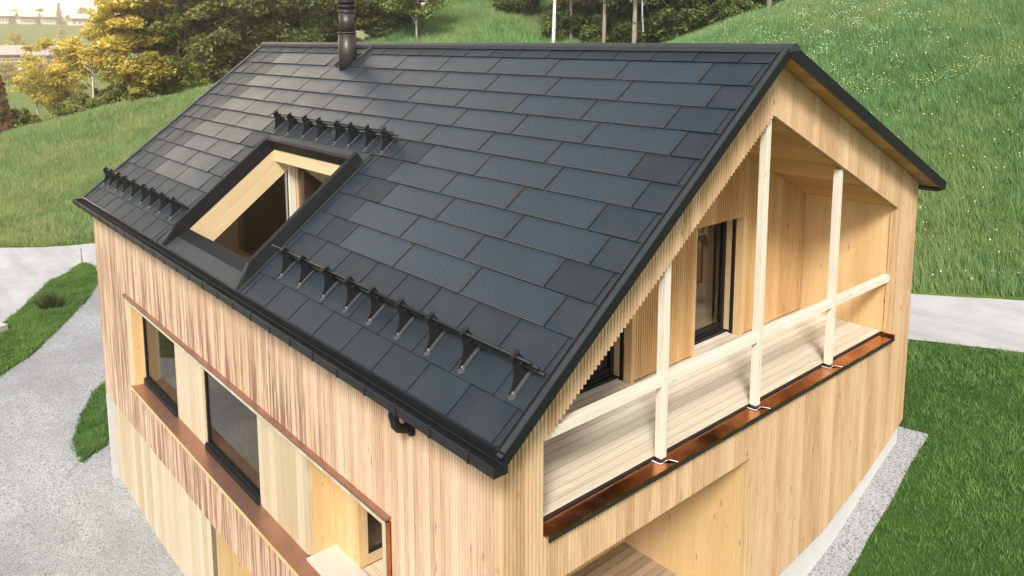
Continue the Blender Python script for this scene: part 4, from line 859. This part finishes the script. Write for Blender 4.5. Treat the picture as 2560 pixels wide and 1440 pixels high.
again(vf,-300,62,'small pointed valley spruce behind the brown farmhouse','spruce',VT,1.,.5)
# ------------------------------------------------------------------ light, sky, haze, camera
SUN=Vector((.497,-.555,.667)).normalized()
el=math.asin(SUN.z); 
sl=D.lights.new('sun','SUN'); sl.energy=SUN_E; sl.angle=R(SUN_A); sl.color=(1,.975,.935); so=D.objects.new('sun',sl); COL.objects.link(so)
so.rotation_euler=SUN.to_track_quat('Z','Y').to_euler()
w=D.worlds.new('World'); scn.world=w; w.use_nodes=True; nt=w.node_tree; nt.nodes.clear()
sky=nt.nodes.new('ShaderNodeTexSky'); sky.sky_type='NISHITA'; sky.sun_disc=False; sky.sun_elevation=el; sky.sun_rotation=math.atan2(SUN.x,SUN.y); sky.air_density=1.0; sky.dust_density=4.0; sky.ozone_density=1.; sky.altitude=700
bg=nt.nodes.new('ShaderNodeBackground'); bg.inputs[1].default_value=SKY_S
out=nt.nodes.new('ShaderNodeOutputWorld'); hs=nt.nodes.new('ShaderNodeHueSaturation'); hs.inputs['Saturation'].default_value=.55; nt.links.new(sky.outputs[0],hs.inputs['Color']); nt.links.new(hs.outputs[0],bg.inputs[0]); tc=nt.nodes.new('ShaderNodeTexCoord'); dp=nt.nodes.new('ShaderNodeVectorMath'); dp.operation='DOT_PRODUCT'; dp.inputs[1].default_value=Vector((-1.045,.33,.06)).normalized(); nt.links.new(tc.outputs['Generated'],dp.inputs[0])
def lobe(e,k):
    p=nt.nodes.new('ShaderNodeMath'); p.operation='POWER'; mx=nt.nodes.new('ShaderNodeMath'); mx.operation='MAXIMUM'; mx.inputs[1].default_value=0; nt.links.new(dp.outputs['Value'],mx.inputs[0]); nt.links.new(mx.outputs[0],p.inputs[0]); p.inputs[1].default_value=e
    q=nt.nodes.new('ShaderNodeMath'); q.operation='MULTIPLY'; q.inputs[1].default_value=k; nt.links.new(p.outputs[0],q.inputs[0]); return q.outputs[0]
ad=nt.nodes.new('ShaderNodeMath'); nt.links.new(lobe(60,GLOW),ad.inputs[0]); nt.links.new(lobe(9,GLOW*.04),ad.inputs[1])  # warm glow lobes added to the sky, opposite the sun lamp
b2=nt.nodes.new('ShaderNodeBackground'); b2.inputs[0].default_value=(1,.80,.53,1); nt.links.new(ad.outputs[0],b2.inputs[1])
as_=nt.nodes.new('ShaderNodeAddShader'); nt.links.new(bg.outputs[0],as_.inputs[0]); nt.links.new(b2.outputs[0],as_.inputs[1]); nt.links.new(as_.outputs[0],out.inputs[0])
if HAZE>0:
    hm=D.materials.new('haze_air'); hm.use_nodes=True; t=hm.node_tree; t.nodes.clear(); o_=t.nodes.new('ShaderNodeOutputMaterial'); pv=t.nodes.new('ShaderNodeVolumePrincipled')
    pv.inputs['Color'].default_value=(1,.95,.86,1); pv.inputs['Density'].default_value=HAZE; pv.inputs['Anisotropy'].default_value=.62; t.links.new(pv.outputs[0],o_.inputs['Volume'])
    m=MB(); m.box(-3950,650,-1550,2450,-16,175); hz=m.build('haze',hm); tag(hz,'thin warm haze filling the valley air',kind='stuff')
cam=D.cameras.new('camera'); co=D.objects.new('camera',cam); COL.objects.link(co); scn.camera=co
f_=1944.03; cam.sensor_fit='HORIZONTAL'; cam.sensor_width=36; cam.lens=36*f_/2560; cam.shift_x=-(1299.22-1280)/2560; cam.shift_y=(362.1-720)/2560
cam.clip_end=9000; cam.clip_start=.1
yaw,pit,rol=.8465,.1324,.0008
fw=Vector((-math.sin(yaw)*math.cos(pit),math.cos(yaw)*math.cos(pit),-math.sin(pit))); rt=Vector((math.cos(yaw),math.sin(yaw),0)); up=rt.cross(fw)
co.matrix_world=Matrix.Translation((5.2018,-4.3782,-.1074))@Matrix((rt,up,-fw)).transposed().to_4x4()
scn.view_settings.view_transform='Standard'; scn.view_settings.look='None'; scn.view_settings.gamma=1; scn.view_settings.exposure=EXPO
scn.cycles.max_bounces=8; scn.cycles.transparent_max_bounces=12; scn.cycles.diffuse_bounces=4; scn.cycles.volume_bounces=0
scn.cycles.use_denoising=True
